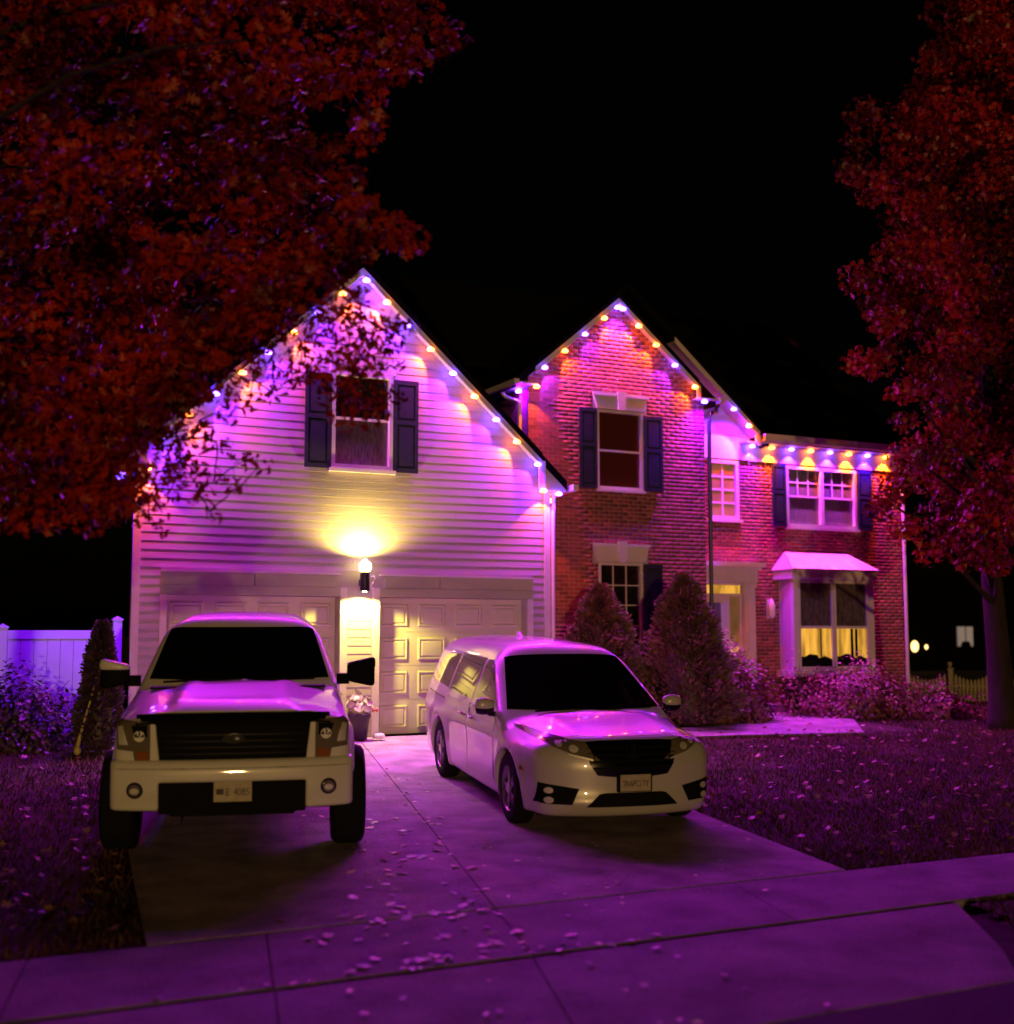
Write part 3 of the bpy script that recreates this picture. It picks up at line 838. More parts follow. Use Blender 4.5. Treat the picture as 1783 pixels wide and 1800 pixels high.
strand('short light strand under the right eave corner of the garage beside the brick', [(10.05, 18.22, 3.94, 'V'), (10.46, 19.25, 3.94, 'O')],
       [[(10.02, 18.15, 3.95), (10.52, 19.5, 3.95)]], wide=1.6)
strand('light strand along the left side eave of the garage above the white fence', [(3.02, 18.5, 3.94, 'V'), (3.10, 19.2, 3.94, 'V')],
       [[(2.98, 18.3, 3.95), (3.16, 19.6, 3.95)]], wide=3.0, out=-.1)
strand('light strand over both slopes of the brick gable, violet at its peak',
       on(bu, 19.74, [10.61, 11.03, 11.46, 11.88], 'V', BLA) + [(12.17, 19.74, bu(12.17), 'V'), (12.29, 19.74, bu(12.29), 'V')] +
       [(12.638, 19.74, bu(12.638), 'O', BR_), (13.027, 19.74, bu(13.027), 'O', BR_), (13.45, 19.74, bu(13.45), 'V', BR_), (13.912, 19.74, bu(13.912), 'O', BR_)],
       [[(10.46, 19.745, bu(10.46)+.015), (12.22, 19.745, BZC+.015), (13.98, 19.745, bu(13.98)+.015)]], wide=1.8, hot=1.5)
strand('pair of lights at the left eave of the brick gable, one violet one orange', [(10.31, 20.2, 6.05, 'V'), (10.40, 19.66, 6.05, 'O')],
       [[(10.31, 20.4, 6.06), (10.40, 19.62, 6.06)]])
strand('lights on the small siding gable between the brick gable and the wing', [(14.10, 19.70, 6.09, 'V'), (14.36, 20.25, 6.06, 'O'), (15.62, 20.80, vu(15.62), 'V', GR), (16.0, 20.80, vu(16.0), 'O', GR)],
       [[(15.0, 20.805, vu(15.0)+.015), (16.25, 20.805, vu(16.25)+.015)]], wide=4.8, hot=1.2, out=.05)
strand('straight row of eight lights under the eave of the right wing',
       [(x*1.008, 21.06, 5.548, 'V' if i % 2 == 0 else 'O') for i, x in enumerate([16.149, 16.66, 17.18, 17.70, 18.23, 18.76, 19.29, 19.82])],
       [[(16.2, 21.065, 5.546), (20.45, 21.065, 5.546)]], wide=2.3, hot=2.0, out=.6)

# ------------------------------------------------------------------ lantern on the garage column
LX, LY, LZ = 6.62, 18.356, 2.36
lan = thing('wall_lantern', 'black wall light with an added glowing yellow globe between the two garage doors', 'wall light', (LX, LY, LZ))
MB().lathe([(.068, -.13), (.073, -.12), (.073, .15), (.068, .16)], (0, -.19, 0), 'z', 16).build('housing', M_blackmetal, lan, True, loc=(0, 0, 0))
MB().box(-.03, .03, -.15, -.0, -.05, .05).build('bracket', M_blackmetal, lan, loc=(0, 0, 0))
for s in (-1, 1):
    if s > 0: MB().lathe([(.05, .16), (.085, .18), (.10, .23), (.092, .29), (.06, .325), (.005, .335)], (0, -.19, 0), 'z', 16).build('globe', M_addedglow, lan, True, loc=(0, 0, 0))  # glowing globe added on top to give the bright blob above the housing
    lens = MB().lathe([(.03, -.006), (.03, .006)], (0, -.19, 0), 'z', 16).build('lens', M_lamp, lan, loc=(0, 0, .35 if s > 0 else -.138))
    ld = bpy.data.lights.new('lantern_light', 'SPOT')
    ld.energy = 330 if s > 0 else 360
    ld.color = (1, .82, .12)
    ld.spot_size = R(168 if s > 0 else 150); ld.spot_blend = .5 if s > 0 else .35; ld.shadow_soft_size = .03
    lo = bpy.data.objects.new('lantern_light', ld); col.objects.link(lo); lo.parent = lens
    lo.location = (0, -.19, .02*s)
    lo.rotation_euler = (R(180) if s > 0 else 0, 0, 0)
hook = MB().tube([(.17, -.01, .10), (.20, -.05, .11), (.21, -.07, .06), (.17, -.07, .0), (.15, -.06, -.05), (.17, -.05, -.09), (.20, -.045, -.08)], .011, 6)
ho = hook.build('wall_hook', M_white, None, True, loc=(LX, LY, LZ)); tag(ho, 'small white S shaped hook beside the garage wall light', 'hook')

sc = thing('porch_sconce', 'slim white wall sconce on the brick beside the front door', 'wall sconce', (16.72, WY-.012, 2.10))
MB().box(-.06, .06, -.03, 0, -.20, .20).build('back_plate', M_white, sc, loc=(0, 0, 0))
MB().lathe([(.03, -.20), (.07, -.14), (.075, .08), (.04, .17), (.01, .22)], (0, -.10, 0), 'z', 12).build('shade', M_white, sc, True, loc=(0, 0, 0))

# ------------------------------------------------------------------ vehicles: smooth bodies from distance fields
def smax(a, b, k): 
    h = np.maximum(k-np.abs(a-b), 0)/k
    return np.maximum(a, b)+h*h*k*.25
def smin(a, b, k): return -smax(-a, -b, k)
def sstep(a, b, x):
    t = np.clip((x-a)/(b-a), 0, 1); return t*t*(3-2*t)
def grad(f, p, e=.004):
    g = np.stack([f(*(p+np.array(d)*e).T)-f(*(p-np.array(d)*e).T) for d in ((1,0,0),(0,1,0),(0,0,1))], 1)/(2*e)
    return g
def surface(f, lo, hi, h):
    """surface nets of f<0, vertices pulled onto the surface"""
    ax = [np.arange(l, u+h, h) for l, u in zip(lo, hi)]
    X, Y, Z = np.meshgrid(*ax, indexing='ij')
    V = f(X, Y, Z)
    S = V < 0
    nx, ny, nz = S.shape
    acc = np.zeros((nx-1, ny-1, nz-1, 3)); cnt = np.zeros((nx-1, ny-1, nz-1))
    quads = []
    G = np.stack([X, Y, Z], -1)
    for d in range(3):
        sl0 = [slice(None)]*3; sl1 = [slice(None)]*3
        sl0[d] = slice(0, -1); sl1[d] = slice(1, None)
        a, b = V[tuple(sl0)], V[tuple(sl1)]
        cr = S[tuple(sl0)] != S[tuple(sl1)]
        idx = np.argwhere(cr)
        t = (a/(a-b+1e-12))[cr]
        P = G[tuple(sl0)][cr]; P = P.copy(); P[:, d] += t*h
        o = [k for k in range(3) if k != d]
        for i in (0, -1):
            for j in (0, -1):
                c = idx.copy(); c[:, o[0]] += i; c[:, o[1]] += j
                ok = (c >= 0).all(1) & (c[:, 0] < nx-1) & (c[:, 1] < ny-1) & (c[:, 2] < nz-1)
                np.add.at(acc, tuple(c[ok].T), P[ok]); np.add.at(cnt, tuple(c[ok].T), 1)
        ok = (idx[:, o[0]] > 0) & (idx[:, o[1]] > 0) & (idx[:, o[0]] < S.shape[o[0]]-1) & (idx[:, o[1]] < S.shape[o[1]]-1)
        idx = idx[ok]; pos = S[tuple(sl0)][tuple(idx.T)]
        def sh(i, j):
            c = idx.copy(); c[:, o[0]] += i; c[:, o[1]] += j; return c
        q = np.stack([sh(-1, -1), sh(0, -1), sh(0, 0), sh(-1, 0)], 1)
        flip = pos if d != 1 else ~pos
        q[~flip] = q[~flip][:, ::-1]
        quads.append(q.reshape(-1, 3))
    ids = -np.ones(cnt.shape, dtype=int)
    m = cnt > 0
    ids[m] = np.arange(m.sum())
    P = acc[m]/cnt[m][:, None]
    F = ids[tuple(np.concatenate(quads).T)].reshape(-1, 4)
    for _ in range(3):
        v = f(*P.T); g = grad(f, P)
        st = -(v/np.maximum((g*g).sum(1), .05))[:, None]*g
        l = np.linalg.norm(st, axis=1, keepdims=True)
        P = P+st*np.minimum(1, .4*h/np.maximum(l, 1e-9))
    return P, F
def march(f, o, d, n=90):
    t = np.zeros(len(o))
    for _ in range(n):
        t = t+.55*f(*(o+d*t[:, None]).T)
        t = np.clip(t, -1, 9)
    return o+d*t[:, None]
def overlay(name, f, poly, axis, m, parent, off=.004, thick=.012, res=.045, side=1, smooth=True, start=None):
    """a panel cut to an outline and laid on the body: poly in (y,z) for 'x', (x,z) for 'y', (x,y) for 'z'"""
    pts = []
    for i in range(len(poly)):
        a, b = np.array(poly[i]), np.array(poly[(i+1) % len(poly)])
        k = max(1, int(np.linalg.norm(b-a)/res))
        for j in range(k): pts.append(a+(b-a)*j/k)
    nb = len(pts)
    P = np.array(pts)
    xs_ = np.arange(P[:, 0].min(), P[:, 0].max(), res); zs = np.arange(P[:, 1].min(), P[:, 1].max(), res)
    inner = []
    for ix, x in enumerate(xs_):
        for iz, z in enumerate(zs):
            q = np.array((x+res*.5*(iz % 2), z))
            c = False
            for i in range(nb):
                a, b = P[i], P[(i+1) % nb]
                if (a[1] > q[1]) != (b[1] > q[1]) and q[0] < (b[0]-a[0])*(q[1]-a[1])/(b[1]-a[1])+a[0]: c = not c
            if c and np.min(np.linalg.norm(P-q, axis=1)) > res*.45: inner.append(q)
    allp = [Vector(p) for p in pts]+[Vector(p) for p in inner]
    V, E, F, *_ = geometry.delaunay_2d_cdt(allp, [(i, (i+1) % nb) for i in range(nb)], [], 1, 1e-6)
    V = np.array([(v.x, v.y) for v in V])
    n = len(V)
    O = np.zeros((n, 3)); D = np.zeros(3)
    if axis == 'x': O[:, 0] = 1.6*side; O[:, 1:] = V; D[0] = -side
    if axis == 'y': O[:, 0] = V[:, 0]; O[:, 1] = -.8 if start is None else start; O[:, 2] = V[:, 1]; D[1] = 1
    if axis == 'z': O[:, :2] = V; O[:, 2] = 2.6; D[2] = -1
    S = march(f, O, np.broadcast_to(D, (n, 3)))
    g = grad(f, S); g /= np.maximum(np.linalg.norm(g, axis=1, keepdims=True), 1e-6)
    top, bot = S+g*off, S-g*thick
    fs = []
    edges = {}
    for t in F:
        a, b, c = (top[i] for i in t[:3])
        nn = np.cross(b-a, c-a)
        if nn @ g[t[0]] < 0: t = t[::-1]
        fs.append(tuple(t))
        for i in range(len(t)): edges[(t[i], t[(i+1) % len(t)])] = 1
    mb = MB(); mb.v = [tuple(p) for p in top]; mb.f = list(fs)
    rim = [e for e in edges if (e[1], e[0]) not in edges]
    o1 = len(mb.v)
    mb.v += [tuple(p) for p in top]; mb.v += [tuple(p) for p in bot]
    nf = len(mb.f)
    for a, b in rim: mb.f.append((o1+b, o1+a, o1+n+a, o1+n+b))
    o = mb.build(name, m, parent)
    if smooth: o.data.polygons.foreach_set('use_smooth', [i < nf for i in range(len(o.data.polygons))])
    return o
def mirror(poly): return [(-x, y) for x, y in poly]
def disc(cx, cz, r, n=20, sx=1.0): return [(cx+r*sx*math.cos(2*math.pi*i/n), cz+r*math.sin(2*math.pi*i/n)) for i in range(n)]

def liner(parent, r, xa, xb, y, z):
    mb = MB(); n = 16
    for i in range(n+1):
        a = math.pi*(i/n*1.1-.05)
        mb.v += [(xa, y+r*math.cos(a), z+r*math.sin(a)), (xb, y+r*math.cos(a), z+r*math.sin(a))]
    mb.f = [(2*i, 2*i+1, 2*i+3, 2*i+2) for i in range(n)]
    k = len(mb.v); mb.v += [(xa, y-r, z-.2), (xa, y+r, z-.2)]
    mb.f.append(tuple(2*i for i in range(n+1)) + (k, k+1))
    mb.build('wheel_arch_liner', M_black, parent)
def glyphs(parent, text, x0, x1, z, size, y):
    """raised plate characters, each a piece of its own"""
    step = (x1-x0)/len(text)
    for i, ch in enumerate(text):
        if ch == ' ': continue
        cu = bpy.data.curves.new('plate_character', 'FONT')
        cu.body = ch; cu.size = size; cu.extrude = .0008; cu.align_x = 'CENTER'; cu.resolution_u = 2
        tmp = bpy.data.objects.new('plate_character', cu); col.objects.link(tmp)
        me = bpy.data.meshes.new_from_object(tmp.evaluated_get(bpy.context.evaluated_depsgraph_get()))
        bpy.data.objects.remove(tmp); bpy.data.curves.remove(cu)
        for v in me.vertices:
            a, b, c = v.co; v.co = (a*.82+x0+step*(i+.5), y-c, b+z)
        me.materials.clear(); me.name = 'plate_character'
        link('plate_character', me, M_ink, parent)
def pose(o, heading, roll):
    h, rr = R(heading), R(roll)
    b = Vector((math.sin(h), math.cos(h), SLOPE*math.cos(h))).normalized()
    r = Vector((math.cos(h), -math.sin(h), -SLOPE*math.sin(h))).normalized()
    u = r.cross(b)
    r2, u2 = r*math.cos(rr)+u*math.sin(rr), u*math.cos(rr)-r*math.sin(rr)
    return Matrix(((r2.x, b.x, u2.x, o[0]), (r2.y, b.y, u2.y, o[1]), (r2.z, b.z, u2.z, o[2]), (0, 0, 0, 1)))

def wheel(parent, x, y, r, w, rim_r, spokes, side, m_rim=M_alloy):
    e = bpy.data.objects.new('wheel', None); col.objects.link(e); e.parent = parent; e.location = (x, y, r); e['local'] = 1
    e.empty_display_size = .2
    h = w/2
    ty = MB().lathe([(rim_r-.01, -h), (rim_r+.03, -h), (r-.05, -h*.98), (r-.015, -h*.82), (r, -h*.55), (r, h*.55), (r-.015, h*.82), (r-.05, h*.98), (rim_r+.03, h), (rim_r-.01, h)], (0, 0, 0), 'x', 40)
    ty.f = ty.f[:-2]
    ty.build('tyre', M_tyre, e, True)
    s = side
    rm = MB().lathe([(rim_r, s*(h-.005)), (rim_r-.018, s*(h-.012)), (rim_r-.03, s*(h-.06)), (rim_r-.035, s*(h-.16))], (0, 0, 0), 'x', 40)
    rm.f = rm.f[:-2]
    rm = rm.build('rim', m_rim, e, True)
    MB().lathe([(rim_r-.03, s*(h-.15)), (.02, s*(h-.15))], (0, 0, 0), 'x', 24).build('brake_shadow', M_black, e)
    sp = MB()
    for i in range(spokes):
        a = 2*math.pi*i/spokes
        for da in (-.13, .13):
            c, n_ = math.cos(a), math.sin(a)
            pts = []
            r0, r1 = .05, rim_r-.012
            a1 = a+da*1.6
            p0 = np.array((math.cos(a+da*.3)*r0, math.sin(a+da*.3)*r0)); p1 = np.array((math.cos(a1)*r1, math.sin(a1)*r1))
            t = (p1-p0)/np.linalg.norm(p1-p0); nn = np.array((-t[1], t[0]))*.020
            xo, xi = s*(h-.02), s*(h-.065)
            q = [(p0-nn), (p1-nn*.9), (p1+nn*.9), (p0+nn)]
            sp.add([(xo, *v) for v in q]+[(xi, *v) for v in q], [(0, 1, 2, 3), (0, 4, 5, 1), (2, 6, 7, 3), (3, 2, 1, 0)])
    sp.lathe([(.065, s*(h-.06)), (.065, s*(h-.012)), (.05, s*(h-.004)), (.001, s*(h-.004))], (0, 0, 0), 'x', 16)
    sp.build('spokes', m_rim, e)
    return e

# ---------------------------------------------------------------- minivan
VAN_POS = (6.55, 10.42, gz(10.42))
van = thing('minivan', 'pearl white minivan parked nose out on the right half of the driveway', 'minivan', rot=pose(VAN_POS, 10.2, .6), local=True)
def van_f(x, y, z):
    ax = np.abs(x)
    nose = np.clip((1.0-y)/1.0, 0, 1)
    W = .992-.055*np.clip((.62-z)/.4, 0, 1)**2-.17*nose**2.2-.09*np.clip((y-4.3)/.85, 0, 1)**2
    W = W-.016*np.exp(-((z-.60)/.12)**2)*sstep(1.2, 1.9, y)*(1-sstep(3.2, 3.8, y))      # sculpted doors
    W = W+.012*np.exp(-((z-.83)/.05)**2)*sstep(1.0, 1.6, y)                              # shoulder line
    for yc in (.97, 3.97):
        rr = np.sqrt((y-yc)**2+(z-.36)**2)
        W = W+.020*np.exp(-((rr-.43)/.06)**2)
    hood = .875+.215*np.clip(y/1.2, 0, 1)**.62-.16*(ax/.95)**3.2+.012*np.exp(-((ax-.52)/.10)**2)
    belt = 1.00+.04*sstep(3.2, 4.6, y)
    t = sstep(1.05, 1.5, y)
    top = hood*(1-t)+np.minimum(hood, belt+.0*y)*t
    top = np.where(y > 1.2, np.minimum(top, 1.06), top)
    yf = .085*(ax/.6)**2.5+.10*np.clip((z-.66)/.3, 0, 1)**1.6+.05*np.clip((.33-z)/.15, 0, 1)**2-.02*np.exp(-((z-.34)/.07)**2)
    yr = 5.16-.12*(ax/.9)**2-.06*np.clip((.5-z)/.3, 0, 1)
    low = smax(smax(ax-W, (z-top)*.93, .10), smax(yf-y, y-yr, .05), .09)
    low = smax(low, .20-z, .05)
    # greenhouse
    Wg = .955-.335*np.clip(z-1.0, 0, 1)-.10*np.clip((z-1.45)/.3, 0, 1)**2-.05*np.clip((y-4.2)/.9, 0, 1)**2
    roof = 1.745-.045*np.clip((2.9-y)/.9, 0, 2)**2-.03*np.clip((y-3.4)/1.5, 0, 2)**2-.09*(ax/.75)**2.4
    ws = 1.05+(z-1.06)*1.85+.26*(ax/.8)**2.2
    yrg = 5.10-.42*np.clip(z-1.0, 0, 1)-.06*(ax/.8)**2
    g = smax(smax((ax-Wg)*.95, z-roof, .13), smax((ws-y)*.475, (y-yrg)*.9, .05), .07)
    g = smax(g, .8-z, .02)
    b = smin(low, g, .05)
    for yc in (.97, 3.97):
        rr = np.sqrt((y-yc)**2+(z-.355)**2)-.395
        b = smax(b, -smax(rr, .66-ax, .02), .018)
    return b
P, F = surface(van_f, (-1.1, -.12, .1), (1.1, 5.3, 1.86), .03)
np_mesh('body', P, F, M_paint2, van, True)
MB().box(-.80, .80, .5, 4.8, .16, .34).build('underbody', M_black, van)
for y in (.97, 3.97):
    for s in (-1, 1):
        liner(van, .405, .50*s, .95*s, y, .355)
for s in (-1, 1):
    for y in (.97, 3.97):
        w_ = wheel(van, s*.868, y, .352, .225, .235, 5, s)
ws_poly = []
for i in range(11):
    x = -.86+1.72*i/10; ws_poly.append((x, 1.13+.25*(abs(x)/.8)**2.2))
for i in range(11):
    x = .665-1.33*i/10; ws_poly.append((x, 2.10+.10*(abs(x)/.6)**2))
overlay('windshield', van_f, ws_poly, 'z', M_carglass, van, off=.003, res=.06)
def side_glass(name, poly, m=M_sideglass):
    for s in (-1, 1): overlay(name, van_f, poly, 'x', m, van, off=.003, res=.06, side=s)
side_glass('front_window', [(1.62, 1.10), (2.55, 1.09), (2.50, 1.55), (2.33, 1.555), (2.18, 1.50)])
side_glass('sliding_window', [(2.64, 1.09), (3.74, 1.11), (3.66, 1.55), (2.59, 1.56)])
side_glass('quarter_window', [(3.82, 1.12), (4.72, 1.17), (4.50, 1.45), (4.38, 1.50), (3.74, 1.545)])
for s in (-1, 1):
    d = overlay('front_door', van_f, [(1.52, .36), (2.58, .30), (2.60, 1.05), (1.56, 1.04), (1.48, .80)], 'x', M_paint2, van, off=.0045, res=.06, side=s)
    overlay('sliding_door', van_f, [(2.62, .30), (3.50, .32), (3.60, .62), (3.78, .80), (3.80, 1.06), (2.64, 1.05)], 'x', M_paint2, van, off=.0045, res=.06, side=s)
    overlay('door_track', van_f, [(3.84, .985), (4.80, 1.02), (4.80, 1.035), (3.84, 1.0)], 'x', M_gloss, van, off=.003, res=.08, side=s)
    for y in (2.32, 2.78):
        MB().tube([(s*.985, y, .905), (s*1.012, y+.02, .91), (s*1.012, y+.17, .915), (s*.985, y+.19, .915)], .015, 6).build('door_handle', M_chrome, van, True)
    # mirror
    mr = MB()
    pr = [(0, .02, .0), (.06, .03, .01), (.17, .035, .02), (.225, .05, .03)]
    mr.lathe([(.02, -.13), (.075, -.115), (.105, -.03), (.105, .04), (.09, .10), (.03, .115)], (0, 0, 0), 'x', 14)
    mr.v = [(s*(1.075+px_*.85), 1.55+py*.62+.05*px_, 1.115+pz*.82) for px_, py, pz in mr.v]
    mo = mr.build('door_mirror', M_gloss, van, True)
    cp = MB().lathe([(.02, -.128), (.078, -.113), (.109, -.03), (.109, .04), (.093, .10), (.03, .117)], (0, 0, 0), 'x', 14)
    cp.v = [(s*(1.075+px_*.86), 1.545+py*.60+.05*px_, 1.135+pz*.70) for px_, py, pz in cp.v]
    cp.build('mirror_cap', M_paint2, mo, True)
    MB().tube([(s*.93, 1.60, 1.03), (s*1.0, 1.57, 1.04), (s*1.04, 1.56, 1.06)], .03, 8).build('mirror_arm', M_gloss, mo, True)
    # lamps
    hl = [(.30, .715), (.47, .755), (.60, .80), (.75, .862), (.875, .955), (.86, .985), (.72, .955), (.58, .925), (.45, .905), (.40, .80)]
    lp = overlay('headlight', van_f, [(s*a, b) for a, b in hl], 'y', M_lens, van, off=.006, res=.035)
    overlay('lamp_reflector', van_f, [(s*a, b) for a, b in disc(.57, .845, .033, 14, 1.3)], 'y', M_reflect, lp, off=.010, res=.02)
    overlay('lamp_reflector', van_f, [(s*a, b) for a, b in disc(.69, .882, .024, 12, 1.2)], 'y', M_reflect, lp, off=.010, res=.02)
    overlay('lamp_strip', van_f, [(s*.40, .735), (s*.62, .790), (s*.62, .802), (s*.40, .752)], 'y', M_reflect, lp, off=.009, res=.02)
    fg = overlay('fog_lamp_recess', van_f, [(s*a, b) for a, b in [(.53, .475), (.885, .525), (.90, .33), (.60, .325)]], 'y', M_black, van, off=.005, res=.04)
    for b in (.455, .365): overlay('fog_lamp', van_f, [(s*p, q) for p, q in disc(.80, b, .030, 12, 1.3)], 'y', M_reflect, fg, off=.013, res=.02)
    overlay('side_marker', van_f, [(.50, .60), (.57, .60), (.57, .645), (.52, .63)], 'x', M_amber, van, off=.006, res=.02, side=s)
gr_ = overlay('grille', van_f, [(-.475, .905), (-.3, .915), (0, .918), (.3, .915), (.475, .905), (.43, .70), (.36, .60), (.2, .585), (-.2, .585), (-.36, .60), (-.43, .70)], 'y', M_gloss, van, off=.006, res=.045)
for z in (.66, .72, .78, .84): overlay('grille_bar', van_f, [(-.40, z), (.40, z), (.40, z+.018), (-.40, z+.018)], 'y', M_black, gr_, off=.016, res=.06)
# badge: an upright H in a rounded frame
bd = overlay('badge', van_f, [(-.075, .865), (.075, .865), (.066, .76), (.052, .745), (-.052, .745), (-.066, .76)], 'y', M_black, gr_, off=.024, res=.02)
for s in (-1, 1): overlay('badge_stroke', van_f, [(s*.058, .855), (s*.036, .855), (s*.026, .755), (s*.046, .755)], 'y', M_chrome, bd, off=.032, res=.02)
overlay('badge_stroke', van_f, [(-.034, .812), (.034, .812), (.034, .796), (-.034, .796)], 'y', M_chrome, bd, off=.032, res=.02)
overlay('lower_intake', van_f, [(-.47, .305), (-.34, .425), (-.28, .435), (.28, .435), (.34, .425), (.47, .305)], 'y', M_black, van, off=.005, res=.045)
overlay('hood', van_f, [(-.60, .30), (-.3, .215), (0, .195), (.3, .215), (.60, .30), (.74, .60), (.80, 1.06), (.78, 1.22), (.4, 1.10), (0, 1.07), (-.4, 1.10), (-.78, 1.22), (-.80, 1.06), (-.74, .60)], 'z', M_paint2, van, off=.0045, res=.06)
for x0, x1, y0, y1 in ((-.62, .05, 1.13, 1.20), (.02, .66, 1.12, 1.20)):
    MB().tube([(x0, y0+.10*abs(x0), 1.095), ((x0+x1)/2, 1.15, 1.115), (x1, y1-.03, 1.12)], .010, 5).build('wiper', M_black, van)
MB().prism([(3.7, 1.73), (3.92, 1.72), (3.90, 1.80), (3.86, 1.80)], 'x', -.02, .02).build('antenna_fin', M_white, van)
pl = MB().box(-.155, .155, -.052, -.040, .455, .61).build('license_plate', M_plate, van)
MB().box(-.175, .175, -.040, .06, .445, .62).build('plate_bracket', M_black, van)
glyphs(pl, 'TRAPCITY', -.135, .135, .500, .082, -.0535)

# ---------------------------------------------------------------- pickup truck
TR_POS = (2.683, 10.489, gz(10.489)-.012)
trk = thing('pickup_truck', 'white crew cab pickup truck with black grille and wide tyres on the driveway', 'pickup truck', rot=pose(TR_POS, 16.2, 1.0), local=True)
def trk_f(x, y, z):
    ax = np.abs(x)
    W = .985-.03*((z-.95)/.4)**2-.07*np.clip((.35-y)/.35, 0, 1)**2
    W = W-.012*np.exp(-((z-.98)/.10)**2)*sstep(1.5, 1.9, y)
    for yc in (1.02, 4.72):
        rr = np.sqrt((y-yc)**2+(z-.50)**2)
        W = W+.055*np.exp(-((rr-.56)/.07)**2)
    hood = 1.265+.165*np.clip(y/1.35, 0, 1)**.8-.075*(ax/.92)**3.5
    hood = hood+.035*(1-sstep(.46, .58, ax))*sstep(.10, .5, y)-.012*(1-sstep(.30, .40, ax))*sstep(.35, .7, y)
    top = np.where(y > 1.45, 1.36, hood)
    top = np.where(y > 4.25, 1.28, top)
    W = W-.04*sstep(1.5, 3.0, y)
    yf = .075+.09*(ax/.95)**3.2+.10*np.clip((z-1.16)/.14, 0, 1)**2
    low = smax(smax(ax-W, (z-top), .07), smax(yf-y, y-5.80, .04), .07)
    low = smax(low, .60+.25*(1-sstep(.40, .62, y))-z, .04)
    bed = smax(smax(ax-.80, .95-z, .03), smax(4.35-y, y-5.70, .03), .03)
    low = smax(low, -bed, .03)
    Wg = .945-.36*np.clip(z-1.36, 0, 1)-.10*np.clip((z-1.80)/.2, 0, 1)**2
    roof = 2.055-.05*np.clip((2.9-y)/.7, 0, 2)**2-.03*np.clip((y-3.2)/1.0, 0, 2)**2-.05*(ax/.7)**2.4
    ws = 1.30+(z-1.36)*1.50+.22*(ax/.85)**2.2
    g = smax(smax((ax-Wg)*.94, z-roof, .10), smax((ws-y)*.555, y-4.22+.12*np.clip(z-1.4, 0, 1), .05), .05)
    g = smax(g, 1.0-z, .02)
    b = smin(low, g, .035)
    for yc in (1.02, 4.72):
        rr = np.sqrt((y-yc)**2+(z-.50)**2)-.505
        b = smax(b, -smax(rr, .60-ax, .02), .018)
    return b
P, F = surface(trk_f, (-1.12, -.02, .5), (1.12, 5.9, 2.12), .032)
np_mesh('body', P, F, M_paint, trk, True)
MB().box(-.55, .55, .35, 5.6, .42, .66).build('chassis', M_black, trk)
MB().tube([(-.95, 1.02, .44), (.95, 1.02, .44)], .07, 8).build('axle', M_black, trk)
MB().tube([(-.95, 4.72, .44), (.95, 4.72, .44)], .07, 8).build('axle', M_black, trk)
for y in (1.02, 4.72):
    for s in (-1, 1):
        liner(trk, .515, .45*s, .95*s, y, .50)
        wheel(trk, s*1.0, y, .445, .30, .25, 6, s)
# bumper
def bump_f(x, y, z):
    ax = np.abs(x)
    yf = .0+.12*(ax/1.0)**3.5+.05*np.clip((z-.80)/.12, 0, 1)**2+.02*np.clip((.66-z)/.1, 0, 1)
    b = smax(smax(ax-1.0, yf-y, .06), smax(y-.40, np.maximum(z-.915, .50-z), .03), .035)
    mid = smax(smax(ax-.60, z-.735, .02), y-.5, .02)
    b = smax(b, -mid, .02)
    gro = np.abs(z-.862)-.006
    return smax(b, -smax(gro, (y-yf)-.018, .004), .006)
P, F = surface(bump_f, (-1.06, -.05, .44), (1.06, .46, .98), .018)
bp_ = np_mesh('front_bumper', P, F, M_paint, trk, True)
MB().box(-.60, .60, .08, .30, .47, .76).build('air_dam', M_black, trk)
MB().prism([(-.62, .56), (.62, .56), (.50, .44), (-.50, .44)], 'y', .12, .40).build('skid_panel', M_black, trk)
overlay('bumper_groove', bump_f, [(-.96, .845), (.96, .845), (.96, .860), (-.96, .860)], 'y', M_black, bp_, off=.003, res=.05)
def front(x, y, z): return np.minimum(trk_f(x, y, z), bump_f(x, y, z))
